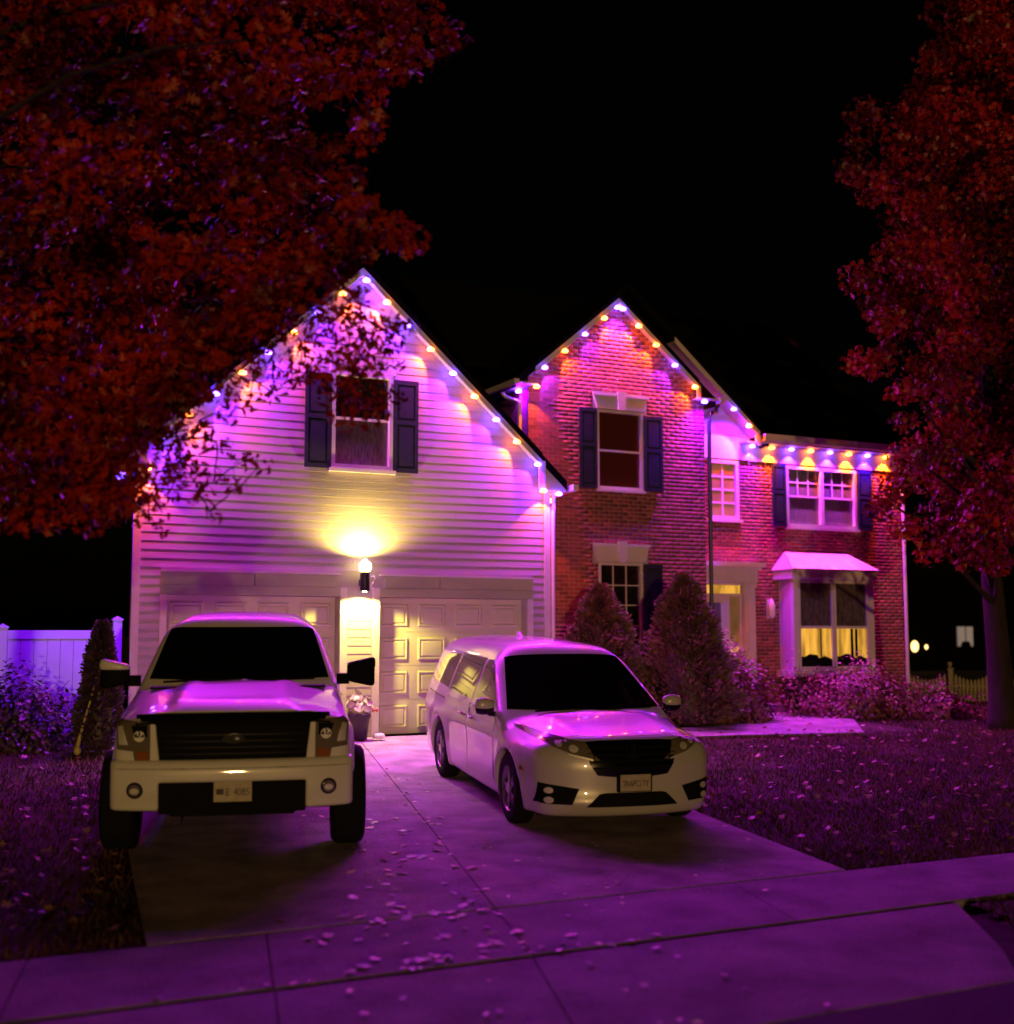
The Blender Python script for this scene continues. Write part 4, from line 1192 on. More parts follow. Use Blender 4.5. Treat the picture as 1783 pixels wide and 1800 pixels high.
for s in (-1, 1):
    fl = overlay('fog_lamp', bump_f, [(s*p, q) for p, q in disc(.79, .675, .068, 22)], 'y', M_gloss, bp_, off=.004, res=.03)
    overlay('fog_lens', bump_f, [(s*p, q) for p, q in disc(.79, .675, .050, 18)], 'y', M_lens, bp_, off=.010, res=.03)
    overlay('fog_reflector', bump_f, [(s*p, q) for p, q in disc(.79, .670, .024, 10, 1.5)], 'y', M_reflect, bp_, off=.014, res=.02)
    hl = [(.675, .90), (.80, .90), (.815, .985), (.945, 1.0), (.955, 1.20), (.93, 1.235), (.675, 1.215)]
    lp = overlay('headlight', trk_f, [(s*a, b) for a, b in hl], 'y', M_lens, trk, off=.010, res=.04)
    for poly, m_ in (([(.70, 1.10), (.80, 1.10), (.83, 1.19), (.70, 1.195)], M_black), (disc(.765, 1.11, .045, 14), M_reflect), ([(.86, 1.04), (.925, 1.04), (.935, 1.18), (.90, 1.19)], M_reflect), ([(.69, .915), (.785, .915), (.79, .985), (.69, .985)], M_amber)):
        overlay('lamp_insert', trk_f, [(s*a, b) for a, b in poly], 'y', m_, lp, off=.016, res=.03)
    overlay('front_window', trk_f, [(1.98, 1.43), (2.72, 1.43), (2.68, 1.83), (2.46, 1.83)], 'x', M_sideglass, trk, off=.003, res=.06, side=s)
    overlay('rear_window', trk_f, [(2.82, 1.42), (3.90, 1.42), (3.80, 1.82), (2.78, 1.84)], 'x', M_sideglass, trk, off=.003, res=.06, side=s)
    overlay('front_door', trk_f, [(1.66, .70), (2.75, .68), (2.76, 1.38), (1.70, 1.38)], 'x', M_paint, trk, off=.0045, res=.07, side=s)
    overlay('rear_door', trk_f, [(2.79, .68), (3.75, .70), (4.0, 1.10), (4.02, 1.38), (2.80, 1.38)], 'x', M_paint, trk, off=.0045, res=.07, side=s)
    for y in (2.50, 3.70): MB().tube([(s*.97, y, 1.20), (s*1.005, y+.02, 1.21), (s*1.005, y+.20, 1.21), (s*.97, y+.22, 1.20)], .016, 6).build('door_handle', M_chrome, trk, True)
    # towing mirror
    mb = MB(); mb.box(s*.92 if s > 0 else -1.05, 1.05 if s > 0 else -.92, 1.60, 1.66, 1.405, 1.475)
    MB().box(min(s*.92, s*1.04), max(s*.92, s*1.04), 1.58, 1.66, 1.40, 1.50).build('mirror_arm', M_black, trk)
    x0, x1 = sorted((s*1.02, s*1.29))
    def mir_f(x, y, z, c=(x0+x1)/2):
        return smax(smax(np.abs(x-c)-.135, np.abs(z-1.512)-.115-.03*(np.abs(x)-1.155)/.135, .05), smax(np.abs(y-1.60)-.07, 1.53+.18*(np.abs(x-c*.97)/.3)**2-y, .04), .04)
    P, F = surface(mir_f, (x0-.05, 1.45, 1.35), (x1+.05, 1.72, 1.70), .018)
    mo = np_mesh('tow_mirror', P, F, M_black, trk, True)
    P, F = surface(lambda x, y, z: smax(mir_f(x, y, z)-.006, 1.555-z, .01), (x0-.06, 1.44, 1.5), (x1+.06, 1.73, 1.71), .018)
    np_mesh('mirror_cap', P, F, M_paint if s < 0 else M_black, mo, True)
# grille
gp = [(-.80, 1.195), (-.80, 1.262), (-.60, 1.275), (0, 1.28), (.60, 1.275), (.80, 1.262), (.80, 1.195), (.635, 1.205), (.60, .915), (-.60, .915), (-.635, 1.205)]
gr_ = overlay('grille', trk_f, gp, 'y', M_black, trk, off=.016, res=.05)
for i in range(4):
    z = .955+i*.052
    overlay('grille_bar', trk_f, [(-.575, z), (.575, z), (.575, z+.016), (-.575, z+.016)], 'y', M_gloss, gr_, off=.032, res=.07)
for s in (-1, 1):
    overlay('grille_surround', trk_f, [(s*.605, .915), (s*.665, .915), (s*.675, 1.20), (s*.640, 1.20)], 'y', M_paint, trk, off=.022, res=.05)
em = overlay('badge', trk_f, disc(0, 1.085, .040, 22, 2.3), 'y', M_gloss, gr_, off=.036, res=.03)
overlay('badge_glint', trk_f, disc(.03, 1.085, .010, 10, 2.0), 'y', M_chrome, gr_, off=.042, res=.02)  # small bright spot laid on the badge as a glint
ws_poly = [(-.845+1.69*i/12, 1.45+.22*(abs(-.845+1.69*i/12)/.85)**2.2) for i in range(13)] + [(.70-1.40*i/12, 2.155+.14*(abs(.70-1.4*i/12)/.7)**2.2) for i in range(13)]
overlay('windshield', trk_f, ws_poly, 'z', M_carglass, trk, off=.003, res=.06)
overlay('hood', trk_f, [(-.80, .26), (-.4, .21), (0, .20), (.4, .21), (.80, .26), (.86, .60), (.88, 1.25), (.5, 1.24), (0, 1.22), (-.5, 1.24), (-.88, 1.25), (-.86, .60)], 'z', M_paint, trk, off=.0045, res=.06)
MB().box(-.80, .80, 1.24, 1.40, 1.40, 1.415).build('cowl', M_black, trk)
for x0, x1 in ((-.70, .02), (.0, .70)):
    MB().tube([(x0, 1.42+.12*abs(x0), 1.445), ((x0+x1)/2, 1.44, 1.465), (x1, 1.45, 1.47)], .011, 5).build('wiper', M_black, trk)
for i in (-.30, -.15, 0, .15, .30):
    MB().box(i-.03, i+.03, 2.35, 2.42, 2.03, 2.05).build('roof_marker', M_amber, trk) if abs(i) > 9 else None
pl = MB().box(-.155, .155, .050, .062, .565, .735).build('license_plate', M_plate, trk)
MB().box(-.165, .165, .0625, .10, .555, .745).build('plate_bracket', M_black, trk)
MB().box(-.135, -.075, .046, .0498, .625, .672).build('plate_character', M_ink, pl)
glyphs(pl, 'E 4085', -.06, .14, .615, .088, .0485)
MB().box(-.9, .9, 5.80, 5.88, .62, .78).build('rear_bumper', M_chrome, trk)

# ------------------------------------------------------------------ trees
LEFT_MASS=[(1.13,9.73,6.26,0.29),(0.74,11.53,5.51,0.36),(2.94,9.28,5.93,0.3),(1.36,11.24,3.0,0.36),(1.6,10.7,4.32,0.36),(3.35,9.2,6.6,0.34),(2.05,9.53,6.04,0.28),(2.46,10.6,5.98,0.33),(2.17,9.93,5.16,0.32),(1.04,11.04,5.86,0.27),(0.61,9.9,4.02,0.33),(2.24,10.98,5.87,0.29),(1.82,10.1,6.12,0.3),(1.6,9.58,3.56,0.33),(0.66,11.06,6.16,0.34),(1.11,9.23,5.1,0.32),(0.71,11.64,4.1,0.38),(0.55,11.71,6.1,0.36),(1.35,9.8,5.95,0.29),(1.29,8.64,6.17,0.29),(2.84,8.71,5.08,0.28),(0.62,10.8,6.33,0.29),(0.56,9.78,4.54,0.38),(0.94,11.09,4.8,0.32),(1.09,8.88,4.66,0.32),(1.17,9.33,2.99,0.28),(1.85,8.86,6.07,0.37),(3.94,9.92,7.13,0.38),(2.83,10.25,7.17,0.28),(2.72,10.15,4.59,0.37),(1.21,11.11,7.4,0.27),(3.43,9.4,6.17,0.31),(1.76,8.56,4.22,0.27),(2.64,10.48,5.06,0.34),(0.96,10.98,5.55,0.33),(0.62,11.56,3.41,0.28),(1.38,11.4,5.15,0.28),(0.95,11.45,4.46,0.33),(3.22,10.03,7.05,0.29),(0.99,9.52,2.98,0.29),(1.49,10.01,4.5,0.35),(1.98,10.38,6.57,0.31),(2.28,8.3,5.75,0.29),(3.37,10.06,6.55,0.31),(2.39,9.85,5.46,0.28),(1.04,9.83,3.94,0.3),(0.51,11.54,7.36,0.36),(3.59,9.06,6.26,0.32),(2.0,10.95,4.57,0.35),(1.9,10.67,5.42,0.3),(1.58,8.88,6.34,0.33),(0.88,11.96,2.83,0.37),(0.86,9.66,5.59,0.37),(1.11,10.87,3.56,0.33),(0.66,9.71,6.45,0.28),(2.86,8.12,4.41,0.29),(1.95,10.92,4.15,0.31),(0.99,11.09,6.59,0.36),(1.23,10.12,4.46,0.35),(2.42,9.72,6.85,0.3),(2.19,8.73,5.44,0.28),(2.22,10.38,7.3,0.34),(1.59,10.89,4.07,0.35),(0.86,9.35,6.07,0.37),(1.77,11.25,5.32,0.29),(0.72,9.66,3.09,0.35),(0.56,9.71,3.4,0.29),(2.18,9.32,4.43,0.35),(1.16,10.28,5.9,0.29),(0.82,9.98,3.5,0.31),(1.53,10.67,5.56,0.33),(2.1,9.92,4.09,0.33),(2.55,10.64,6.54,0.35),(2.85,10.29,5.87,0.36),(0.48,11.2,5.54,0.33),(1.87,9.64,3.66,0.28),(0.93,10.96,5.1,0.35),(0.97,11.58,3.05,0.38),(3.14,9.87,5.04,0.3),(2.69,9.66,5.88,0.29),(1.81,10.65,6.99,0.34),(2.98,10.15,5.3,0.37),(1.82,10.31,4.64,0.34),(1.38,9.78,6.44,0.28),(3.26,8.64,6.67,0.34),(3.06,10.43,6.58,0.38),(1.19,10.19,3.71,0.33),(2.28,8.65,4.82,0.32),(2.18,10.34,6.04,0.35),(1.6,9.53,5.22,0.33),(1.63,8.73,5.27,0.33),(1.62,10.23,5.79,0.32),(1.19,9.33,3.28,0.34),(0.9,9.32,2.5,0.33),(0.6,11.18,2.66,0.36)]
LEFT_EDGE=[(3.7,8.63,6.1,0.15),(3.7,8.42,6.15,0.17),(2.89,7.92,5.13,0.16),(3.26,9.07,5.47,0.16),(3.12,8.95,5.1,0.13),(3.0,8.47,4.71,0.16),(3.3,8.55,4.56,0.19),(3.39,8.42,4.47,0.17),(2.8,8.77,4.29,0.17),(2.54,9.04,3.93,0.15),(2.22,8.77,3.67,0.19),(1.81,9.12,3.32,0.18),(1.61,9.11,3.13,0.2),(0.94,9.43,2.44,0.15),(1.3,9.49,2.42,0.19),(1.53,9.94,2.51,0.14),(0.8,9.55,2.42,0.18),(1.52,9.74,3.1,0.24),(2.66,8.52,4.09,0.24),(1.94,8.97,3.54,0.25),(1.68,9.54,3.09,0.19),(1.46,9.24,2.72,0.19),(2.05,9.09,3.81,0.24),(2.35,8.82,4.02,0.22),(1.37,9.05,2.86,0.24),(2.53,8.77,4.03,0.2),(1.98,9.76,3.65,0.22),(2.15,9.0,3.64,0.26),(2.48,8.84,4.28,0.2),(1.88,9.15,3.31,0.23),(2.75,8.95,4.46,0.24),(2.35,9.47,3.97,0.19),(1.62,9.41,3.35,0.24),(1.27,9.4,2.62,0.21),(2.65,9.45,4.01,0.23),(1.32,9.13,2.74,0.25),(2.87,8.57,4.28,0.25),(1.82,9.55,3.4,0.26),(1.67,10.14,2.62,0.17),(1.65,9.8,2.88,0.24),(2.34,8.97,3.75,0.2),(1.37,9.23,2.5,0.22),(2.95,8.4,4.33,0.17),(2.64,8.85,4.32,0.24),(2.02,9.39,3.47,0.25),(2.47,9.17,4.25,0.22),(2.29,9.23,4.04,0.24),(1.68,9.09,3.14,0.25),(1.81,9.75,3.58,0.22),(1.68,9.97,3.32,0.25),(2.26,8.58,3.79,0.19)]
LEFT_SPRAY=[(2.86,8.41,3.91,0.2),(2.89,9.01,3.97,0.16),(2.82,9.22,3.65,0.16),(2.38,8.91,3.5,0.16),(2.14,8.74,3.28,0.16),(2.0,9.19,3.01,0.18),(1.77,8.85,3.07,0.14),(1.77,9.64,2.66,0.2),(1.66,9.27,2.45,0.16),(2.05,9.78,2.87,0.14),(3.05,8.46,3.86,0.16),(3.32,9.07,3.76,0.2),(3.19,8.47,3.54,0.2),(2.89,8.47,3.51,0.22),(3.05,8.57,3.46,0.2),(3.03,8.87,3.34,0.2),(3.18,8.53,3.21,0.16),(2.22,8.7,2.59,0.1),(2.0,8.93,2.56,0.12),(3.22,8.33,3.72,0.16),(3.33,8.33,3.78,0.12),(2.63,9.35,3.83,0.14),(3.1,8.8,4.12,0.16),(2.98,8.88,3.94,0.2),(3.18,8.56,3.83,0.2),(3.21,8.18,3.77,0.14),(2.83,8.82,3.79,0.2),(3.02,8.74,3.7,0.2),(2.81,9.19,3.77,0.16),(2.82,8.4,3.4,0.22),(3.23,8.93,3.41,0.26),(3.34,8.73,3.34,0.16),(3.02,8.59,3.16,0.2),(2.81,8.89,3.49,0.18),(2.71,9.15,3.49,0.14),(2.61,9.26,3.63,0.16),(2.65,9.4,3.44,0.14),(2.4,9.45,3.56,0.14),(2.4,9.1,3.32,0.12),(2.18,8.91,3.19,0.14),(2.0,9.01,3.11,0.15),(2.16,9.15,2.99,0.12),(1.96,9.58,2.97,0.2),(1.75,9.16,2.99,0.18),(1.9,8.87,2.71,0.2),(2.21,9.35,2.7,0.18),(1.94,9.65,2.67,0.16),(1.71,9.11,2.73,0.2),(2.43,9.38,2.89,0.12),(2.42,8.86,2.78,0.1),(2.08,8.94,2.44,0.1),(1.75,9.51,2.48,0.16),(1.85,9.7,2.37,0.1),(1.6,9.19,2.61,0.16)]
RIGHT_MASS=[(16.71,16.12,4.99,0.58),(16.72,13.66,7.49,0.71),(16.8,14.11,10.35,0.59),(17.3,14.03,5.27,0.69),(16.8,15.81,11.85,0.53),(17.91,14.51,10.13,0.57),(17.43,14.93,3.58,0.68),(17.37,14.09,3.65,0.71),(16.35,14.04,11.96,0.59),(14.92,14.61,9.4,0.64),(16.24,14.97,6.44,0.6),(17.84,14.94,9.16,0.62),(15.79,15.77,8.73,0.63),(17.38,15.9,10.11,0.71),(18.88,15.35,12.28,0.5),(15.85,14.18,12.51,0.51),(14.93,14.31,7.43,0.58),(15.63,15.03,10.59,0.64),(17.57,14.89,7.29,0.65),(18.6,15.67,5.06,0.58),(15.37,15.68,9.49,0.61),(17.07,17.12,8.13,0.56),(16.34,14.82,3.78,0.6),(17.79,14.61,4.39,0.68),(15.84,14.59,3.24,0.61),(19.18,16.47,6.77,0.68),(16.28,14.52,7.58,0.58),(15.46,13.99,11.19,0.69),(16.32,14.49,10.02,0.51),(17.41,16.54,5.69,0.65),(17.66,15.82,7.34,0.69),(17.78,16.18,9.02,0.66),(18.73,16.84,6.18,0.64),(16.77,16.33,7.2,0.63),(18.27,17.27,4.32,0.51),(17.2,13.52,9.27,0.66),(17.52,16.08,5.08,0.55),(16.73,13.23,8.41,0.5),(18.42,15.05,6.98,0.56),(17.19,14.78,8.43,0.51),(19.41,15.43,14.23,0.69),(18.44,15.64,12.51,0.7),(16.08,13.5,12.33,0.5),(16.32,15.73,9.17,0.7),(16.48,14.02,9.33,0.7),(16.35,14.5,4.22,0.52),(15.38,14.37,7.08,0.58),(17.93,14.87,5.93,0.53),(16.05,15.57,6.04,0.71),(16.47,14.62,10.72,0.6),(18.08,14.77,8.56,0.62),(16.86,17.41,7.57,0.62),(14.97,15.32,7.9,0.5),(15.66,13.95,8.69,0.57),(18.13,14.5,11.11,0.51),(16.83,13.77,12.1,0.52),(18.02,14.46,4.84,0.6),(18.28,16.11,5.47,0.72),(16.86,13.19,11.38,0.51),(17.57,14.12,7.21,0.6),(17.97,16.21,13.4,0.63),(17.04,13.58,5.93,0.68),(15.2,14.13,9.77,0.68),(15.62,14.93,8.27,0.71),(18.01,14.01,12.68,0.67),(15.76,15.78,10.45,0.61),(16.21,13.73,10.61,0.58),(18.26,14.33,10.54,0.61),(16.66,16.0,3.58,0.64),(17.73,17.43,4.61,0.57)]
RIGHT_EDGE=[(15.23,16.49,10.3,0.32),(15.24,16.67,9.84,0.39),(14.46,15.29,8.94,0.39),(14.05,15.06,10.05,0.36),(14.76,14.85,8.56,0.34),(13.85,15.09,7.27,0.37),(15.39,16.35,7.48,0.39),(14.39,15.05,6.66,0.37),(15.21,16.62,6.35,0.34),(15.34,16.34,6.26,0.36),(15.22,15.57,5.61,0.32),(14.5,14.86,4.96,0.26),(16.17,16.45,4.72,0.41),(15.27,15.82,4.1,0.35),(15.07,15.89,3.81,0.33),(15.52,15.97,3.35,0.34),(15.74,15.57,2.95,0.34),(15.63,14.73,2.76,0.28),(17.4,15.76,2.81,0.35),(15.54,16.6,3.7,0.27),(15.91,15.64,11.04,0.3),(14.85,14.33,10.87,0.36),(15.99,16.26,8.05,0.32),(16.19,15.46,12.48,0.36),(15.81,16.41,6.63,0.27)]

def crown_leaves(blobs, per, size, tmpl, droop=.5, flat=.0):
    P, N, S = [], [], []
    for x, y, z, r in blobs:
        n = max(5, int(per*(r/.3)**2))
        d = unit(n)*(rng.uniform(0, 1, (n, 1))**.45)*r
        d[:, 2] *= .8
        P.append(np.array((x, y, z))+d)
        nn = d/r*.8+unit(n)*.75+np.array((0, 0, .25))
        N.append(nn); S.append(rng.uniform(.7, 1.25, n)*size)
    return scatter(*tmpl, np.concatenate(P), np.concatenate(N), np.concatenate(S))
def limb(mb, a, b, r0, r1, sag=.15, k=6, n=5):
    a, b = Vector(a), Vector(b)
    pts = []
    for i in range(n+1):
        t = i/n
        p = a.lerp(b, t); p.z += sag*math.sin(math.pi*t)*(b-a).length
        p += Vector((random.uniform(-1, 1), random.uniform(-1, 1), random.uniform(-1, 1)))*.03*(b-a).length*(0 < i < n)
        pts.append(p)
    mb.tube(pts, [r0+(r1-r0)*i/n for i in range(n+1)], k)
    return pts

# left: oak whose boughs hang in front of the house
lt = thing('oak_tree', 'rust red oak whose leafy boughs hang in front of the garage gable', 'tree', (-1.5, 9.9, gz(9.9)))
mb = MB()
tb = Vector((-1.5, 9.9, gz(9.9)-.1))
mb.tube([tb, tb+Vector((.02, 0, .25)), tb+Vector((.08, .02, 1.6)), tb+Vector((.2, -.05, 3.2)), tb+Vector((.25, -.1, 5.5)), tb+Vector((.2, -.1, 8.0))], [.30, .21, .18, .15, .10, .04], 12)
mb.build('trunk', M_bark, lt, True)
out_blobs = []
for i in range(70):
    d = unit(1)[0]*(random.random()**.4)
    out_blobs.append((-1.7+d[0]*2.3, 10.2+d[1]*2.8, 5.7+d[2]*3.0, random.uniform(.35, .5)))
lim = MB()
for i, b in enumerate(LEFT_MASS[::14]+out_blobs[::9]):
    z0 = min(max(1.9, b[2]*.75), 7.2)
    limb(lim, tb+Vector((.15, -.05, z0-tb.z+.0-.2)), b[:3], .04, .006, .05, 6, 6)
have = [b[:3] for b in LEFT_MASS+LEFT_EDGE]
todo = [b[:3] for b in LEFT_SPRAY]
while todo:                                   # every hanging spray grows from the nearest twig
    d2, q, src = min(((sum((a_-b_)**2 for a_, b_ in zip(t_, h_)), t_, h_) for t_ in todo for h_ in have), key=lambda e_: e_[0])
    if d2 < .8: limb(lim, src, q, .007, .003, .06, 4, 4)
    have.append(q); todo.remove(q)
lim.build('limbs', M_bark, lt, True)
v, f = crown_leaves(LEFT_MASS+LEFT_EDGE, 125, .092, OAK)
v2, f2 = crown_leaves(LEFT_SPRAY, 100, .070, (OAK[0]*np.array((.72, 1, 1)), OAK[1]))
v3, f3 = crown_leaves(out_blobs, 60, .12, OAK)
V = np.concatenate([v, v2, v3]); Fc = np.concatenate([f, f2+len(v), f3+len(v)+len(v2)])
np_mesh('crown', V, Fc, M_leafL, lt)

# right: tall maple in front of the end of the wing
rt_ = thing('maple_tree', 'tall crimson maple standing on the lawn before the right end of the house', 'tree', (18.15, 16.4, gz(16.4)))
tb = Vector((18.15, 16.4, gz(16.4)-.1))
mb = MB()
mb.tube([tb, tb+Vector((0, 0, .3)), tb+Vector((-.05, 0, 1.4)), tb+Vector((-.15, 0, 2.8)), tb+Vector((-.1, -.1, 6)), tb+Vector((-.2, 0, 9.5)), tb+Vector((-.1, 0, 12.5))], [.34, .25, .21, .18, .14, .08, .03], 12)
mb.build('trunk', M_bark, rt_, True)
out_blobs = []
for i in range(70):
    a = random.uniform(-2.4, 1.2); rr = math.sqrt(random.random())*2.6
    out_blobs.append((19.3+rr*math.cos(a), 15.8+rr*math.sin(a), random.uniform(3.4, 13), random.uniform(.5, .75)))
lim = MB()
for b in RIGHT_MASS[::4]+RIGHT_EDGE[::2]+out_blobs[::9]:
    z0 = max(1.7, b[2]*.82-.3)
    limb(lim, tb+Vector((-.1, 0, z0-tb.z)), b[:3], .06, .01, .05, 6, 5)
lim.build('limbs', M_bark, rt_, True)
v, f = crown_leaves(RIGHT_MASS+RIGHT_EDGE, 100, .105, MAPLE)
v2, f2 = crown_leaves(out_blobs, 45, .13, MAPLE)
np_mesh('crown', np.concatenate([v, v2]), np.concatenate([f, f2+len(v)]), M_leafR, rt_)

# ------------------------------------------------------------------ shrubs
def conifer(name, label, x, y, h, r, n, m=M_spruce, cat='shrub', group=None, lean=0):
    z0 = gz(y)
    t = thing(name, label, cat, (x, y, z0), group)
    MB().tube([(0, 0, -.05), (0, 0, h*.9)], [.05, .01], 6).build('trunk', M_bark, t, loc=(0, 0, 0))
    u = rng.uniform(0, 1, n)**.75
    a = rng.uniform(0, 2*math.pi, n)
    zz = h*(.02+.98*u)
    prof = np.clip(1-u, 0, 1)**.64*(1-.25*np.exp(-u*14))
    bum = 1+.13*np.sin(a*3+zz*9)+.08*np.sin(a*5-zz*14)+rng.normal(0, .05, n)
    rr = r*prof*bum*(.72+.28*rng.uniform(0, 1, n)**.4)
    P = np.stack([rr*np.cos(a)+lean*zz, rr*np.sin(a), zz], 1)
    # sprigs point outwards and up
    D = np.stack([np.cos(a), np.sin(a), rng.uniform(.1, .8, n)], 1)+unit(n)*.45
    D /= np.linalg.norm(D, axis=1, keepdims=True)
    sid = np.cross(D, unit(n)); sid /= np.linalg.norm(sid, axis=1, keepdims=True)
    L = rng.uniform(.05, .10, n)[:, None]; Wd = L*.22
    V = np.stack([P-sid*Wd, P+sid*Wd, P+D*L+sid*Wd*.3, P+D*L-sid*Wd*.3], 1).reshape(-1, 3)
    F = (np.arange(n)*4)[:, None]+np.array([0, 1, 2, 3])
    np_mesh('foliage', V, F, m, t, loc=(0, 0, 0))
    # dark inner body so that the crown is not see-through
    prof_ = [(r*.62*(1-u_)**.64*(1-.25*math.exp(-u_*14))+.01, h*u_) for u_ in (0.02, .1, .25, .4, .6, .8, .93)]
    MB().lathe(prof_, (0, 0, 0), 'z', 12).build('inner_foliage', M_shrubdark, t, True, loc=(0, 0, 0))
    return t
conifer('conical_spruce', 'shorter conical spruce shrub under the lower brick bay window', 11.25, 18.9, 2.42, .98, 13000, group='conical spruces before the brick bay')
conifer('conical_spruce', 'larger conical spruce shrub left of the front door, before the brick corner', 12.62, 18.35, 2.62, 1.02, 15000, group='conical spruces before the brick bay')
conifer('arborvitae', 'slim dark evergreen column before the white fence left of the truck', 2.72, 17.9, 1.75, .34, 5000, M_shrubdark, 'shrub')
def bush(name, label, x, y, rx, ry, h, n, m, tmpl, size, wild=.2, cat='shrub'):
    z0 = gz(y)
    t = thing(name, label, cat, (x, y, z0))
    st = MB()
    for i in range(14):
        a = random.uniform(0, 6.28); q = random.uniform(.3, .8)
        st.tube([(0.05*math.cos(a), .05*math.sin(a), -.03), (rx*q*.5*math.cos(a), ry*q*.5*math.sin(a), h*.5), (rx*q*math.cos(a), ry*q*math.sin(a), h*random.uniform(.7, 1.0))], [.012, .008, .003], 4)
    st.build('stems', M_bark, t, loc=(0, 0, 0))
    d = unit(n); d[:, 2] = np.abs(d[:, 2])
    lump = 1+wild*np.sin(d[:, 0]*5+1)*np.cos(d[:, 1]*6)+wild*.6*np.sin(d[:, 2]*9+d[:, 0]*7)+rng.normal(0, wild*.35, n)
    q = (rng.uniform(0, 1, n)**.35)*lump
    P = d*q[:, None]*np.array((rx, ry, h))
    N = d+unit(n)*.7+np.array((0, 0, .4))
    v, f = scatter(*tmpl, P, N, rng.uniform(.6, 1.3, n)*size)
    np_mesh('foliage', v, f, m, t, loc=(0, 0, 0))
    return t
bush('rounded_shrub', 'tall rounded leafy shrub in front of the front door', 13.95, 18.9, .85, .75, 1.42, 7500, M_shrub, OVAL, .075, .14)
bush('thin_shrub', 'thin dark shrub between the tall shrub and the bay window bush', 15.9, 19.4, .35, .35, 1.0, 700, M_shrub, OVAL, .07, .3)
bush('spreading_shrub', 'wide spreading magenta lit shrub under the bay window', 17.25, 18.9, 1.3, .9, .98, 9000, M_shrub, OVAL, .075, .2)
bush('low_shrub', 'low shrub at the right end of the bed, beside the picket fence', 18.55, 18.2, .75, .6, .60, 1800, M_shrub, OVAL, .075, .3)
bush('dark_shrub', 'wide dark shrub before the white fence at the left edge', 1.75, 18.7, .95, .6, 1.05, 3600, M_shrubdark, OVAL, .08, .2)
bush('foundation_shrub', 'small dark shrub at the foot of the brick bay', 13.2, 19.2, .5, .4, .75, 1200, M_shrubdark, OVAL, .07, .25)

# potted plant and stone by the garage column
pp = thing('potted_plant', 'pale leaved plant in a dark pot before the garage column', 'potted plant', (6.50, 18.02, 0))
MB().lathe([(.12, 0), (.155, .30), (.175, .34), (.175, .38), (.15, .38), (.14, .33)], (0, 0, 0), 'z', 20).build('pot', M_pot, pp, True, loc=(0, 0, 0))
d = unit(70); d[:, 2] = np.abs(d[:, 2])*.8
v, f = scatter(*OVAL, d*np.array((.22, .18, .34))*rng.uniform(.4, 1, (70, 1))+np.array((0, 0, .42)), d+unit(70)*.6, rng.uniform(.12, .22, 70))
np_mesh('leaves', v, f, M_pale, pp, loc=(0, 0, 0))
fl = MB()
for a in range(6):
    fl.ball((.24+.03*math.cos(a), -.05+.03*math.sin(a), .42+.012*(a % 3)), .022, 6, 4)
fl.build('bloom', M_coral, pp, True, loc=(0, 0, 0))
st = MB().lathe([(.01, 0), (.07, .012), (.08, .05), (.05, .085), (.01, .095)], (0, 0, 0), 'z', 10)
st.v = [(x*1.3+.01*math.sin(9*y), y, z) for x, y, z in st.v]
o = st.build('white_stone', M_stone, None, True, loc=(6.78, 17.92, 0.0)); tag(o, 'fist sized white stone on the drive beside the dark plant pot', 'stone')

# yellow green hose end leaning beside the evergreen
hs = MB().tube([(.22, .0, 1.02), (.16, -.02, .74), (.10, -.03, .52), (.03, -.05, .26), (0, -.06, .10)], [.010, .013, .016, .022, .03], 8).lathe([(.032, -.02), (.05, .02), (.045, .06), (.02, .09)], (0, -.06, .02), 'z', 10)
o = hs.build('garden_tool', M_hose, None, True, loc=(2.42, 17.75, gz(17.75))); tag(o, 'yellow green garden tool leaning on the dark evergreen', 'garden tool')

# ------------------------------------------------------------------ fences
vf = thing('vinyl_fence', 'tall white vinyl privacy fence between the left edge and the garage', 'fence', (3.1, 20.0, 0))
for x in (-3.0, -.7, 1.62, 3.26):
    p = MB().box(x-.065, x+.065, 19.94, 20.06, -.1, 1.66 if x < 3 else 1.78).build('post', M_vinyl, vf)
    zt = 1.66 if x < 3 else 1.78
    mb = MB(); mb.box(x-.08, x+.08, 19.925, 20.075, zt, zt+.025)
    mb.add([(x-.07, 19.93, zt+.026), (x+.07, 19.93, zt+.026), (x+.07, 20.07, zt+.026), (x-.07, 20.07, zt+.026), (x, 20, zt+.07)], [(0, 1, 4), (1, 2, 4), (2, 3, 4), (3, 0, 4)])
    mb.build('post_cap', M_vinyl, p)
for a, b in ((-2.93, -.77), (-.63, 1.55), (1.69, 3.19)):
    for z0, z1 in ((.06, .16), (1.50, 1.63)): MB().box(a, b, 19.975, 20.025, z0, z1).build('rail', M_vinyl, vf)
    n = 8; w_ = (b-a)/n
    for i in range(n): MB().box(a+i*w_+.003, a+(i+1)*w_-.003, 19.988, 20.012, .161, 1.499).build('fence_board', M_vinyl, vf)

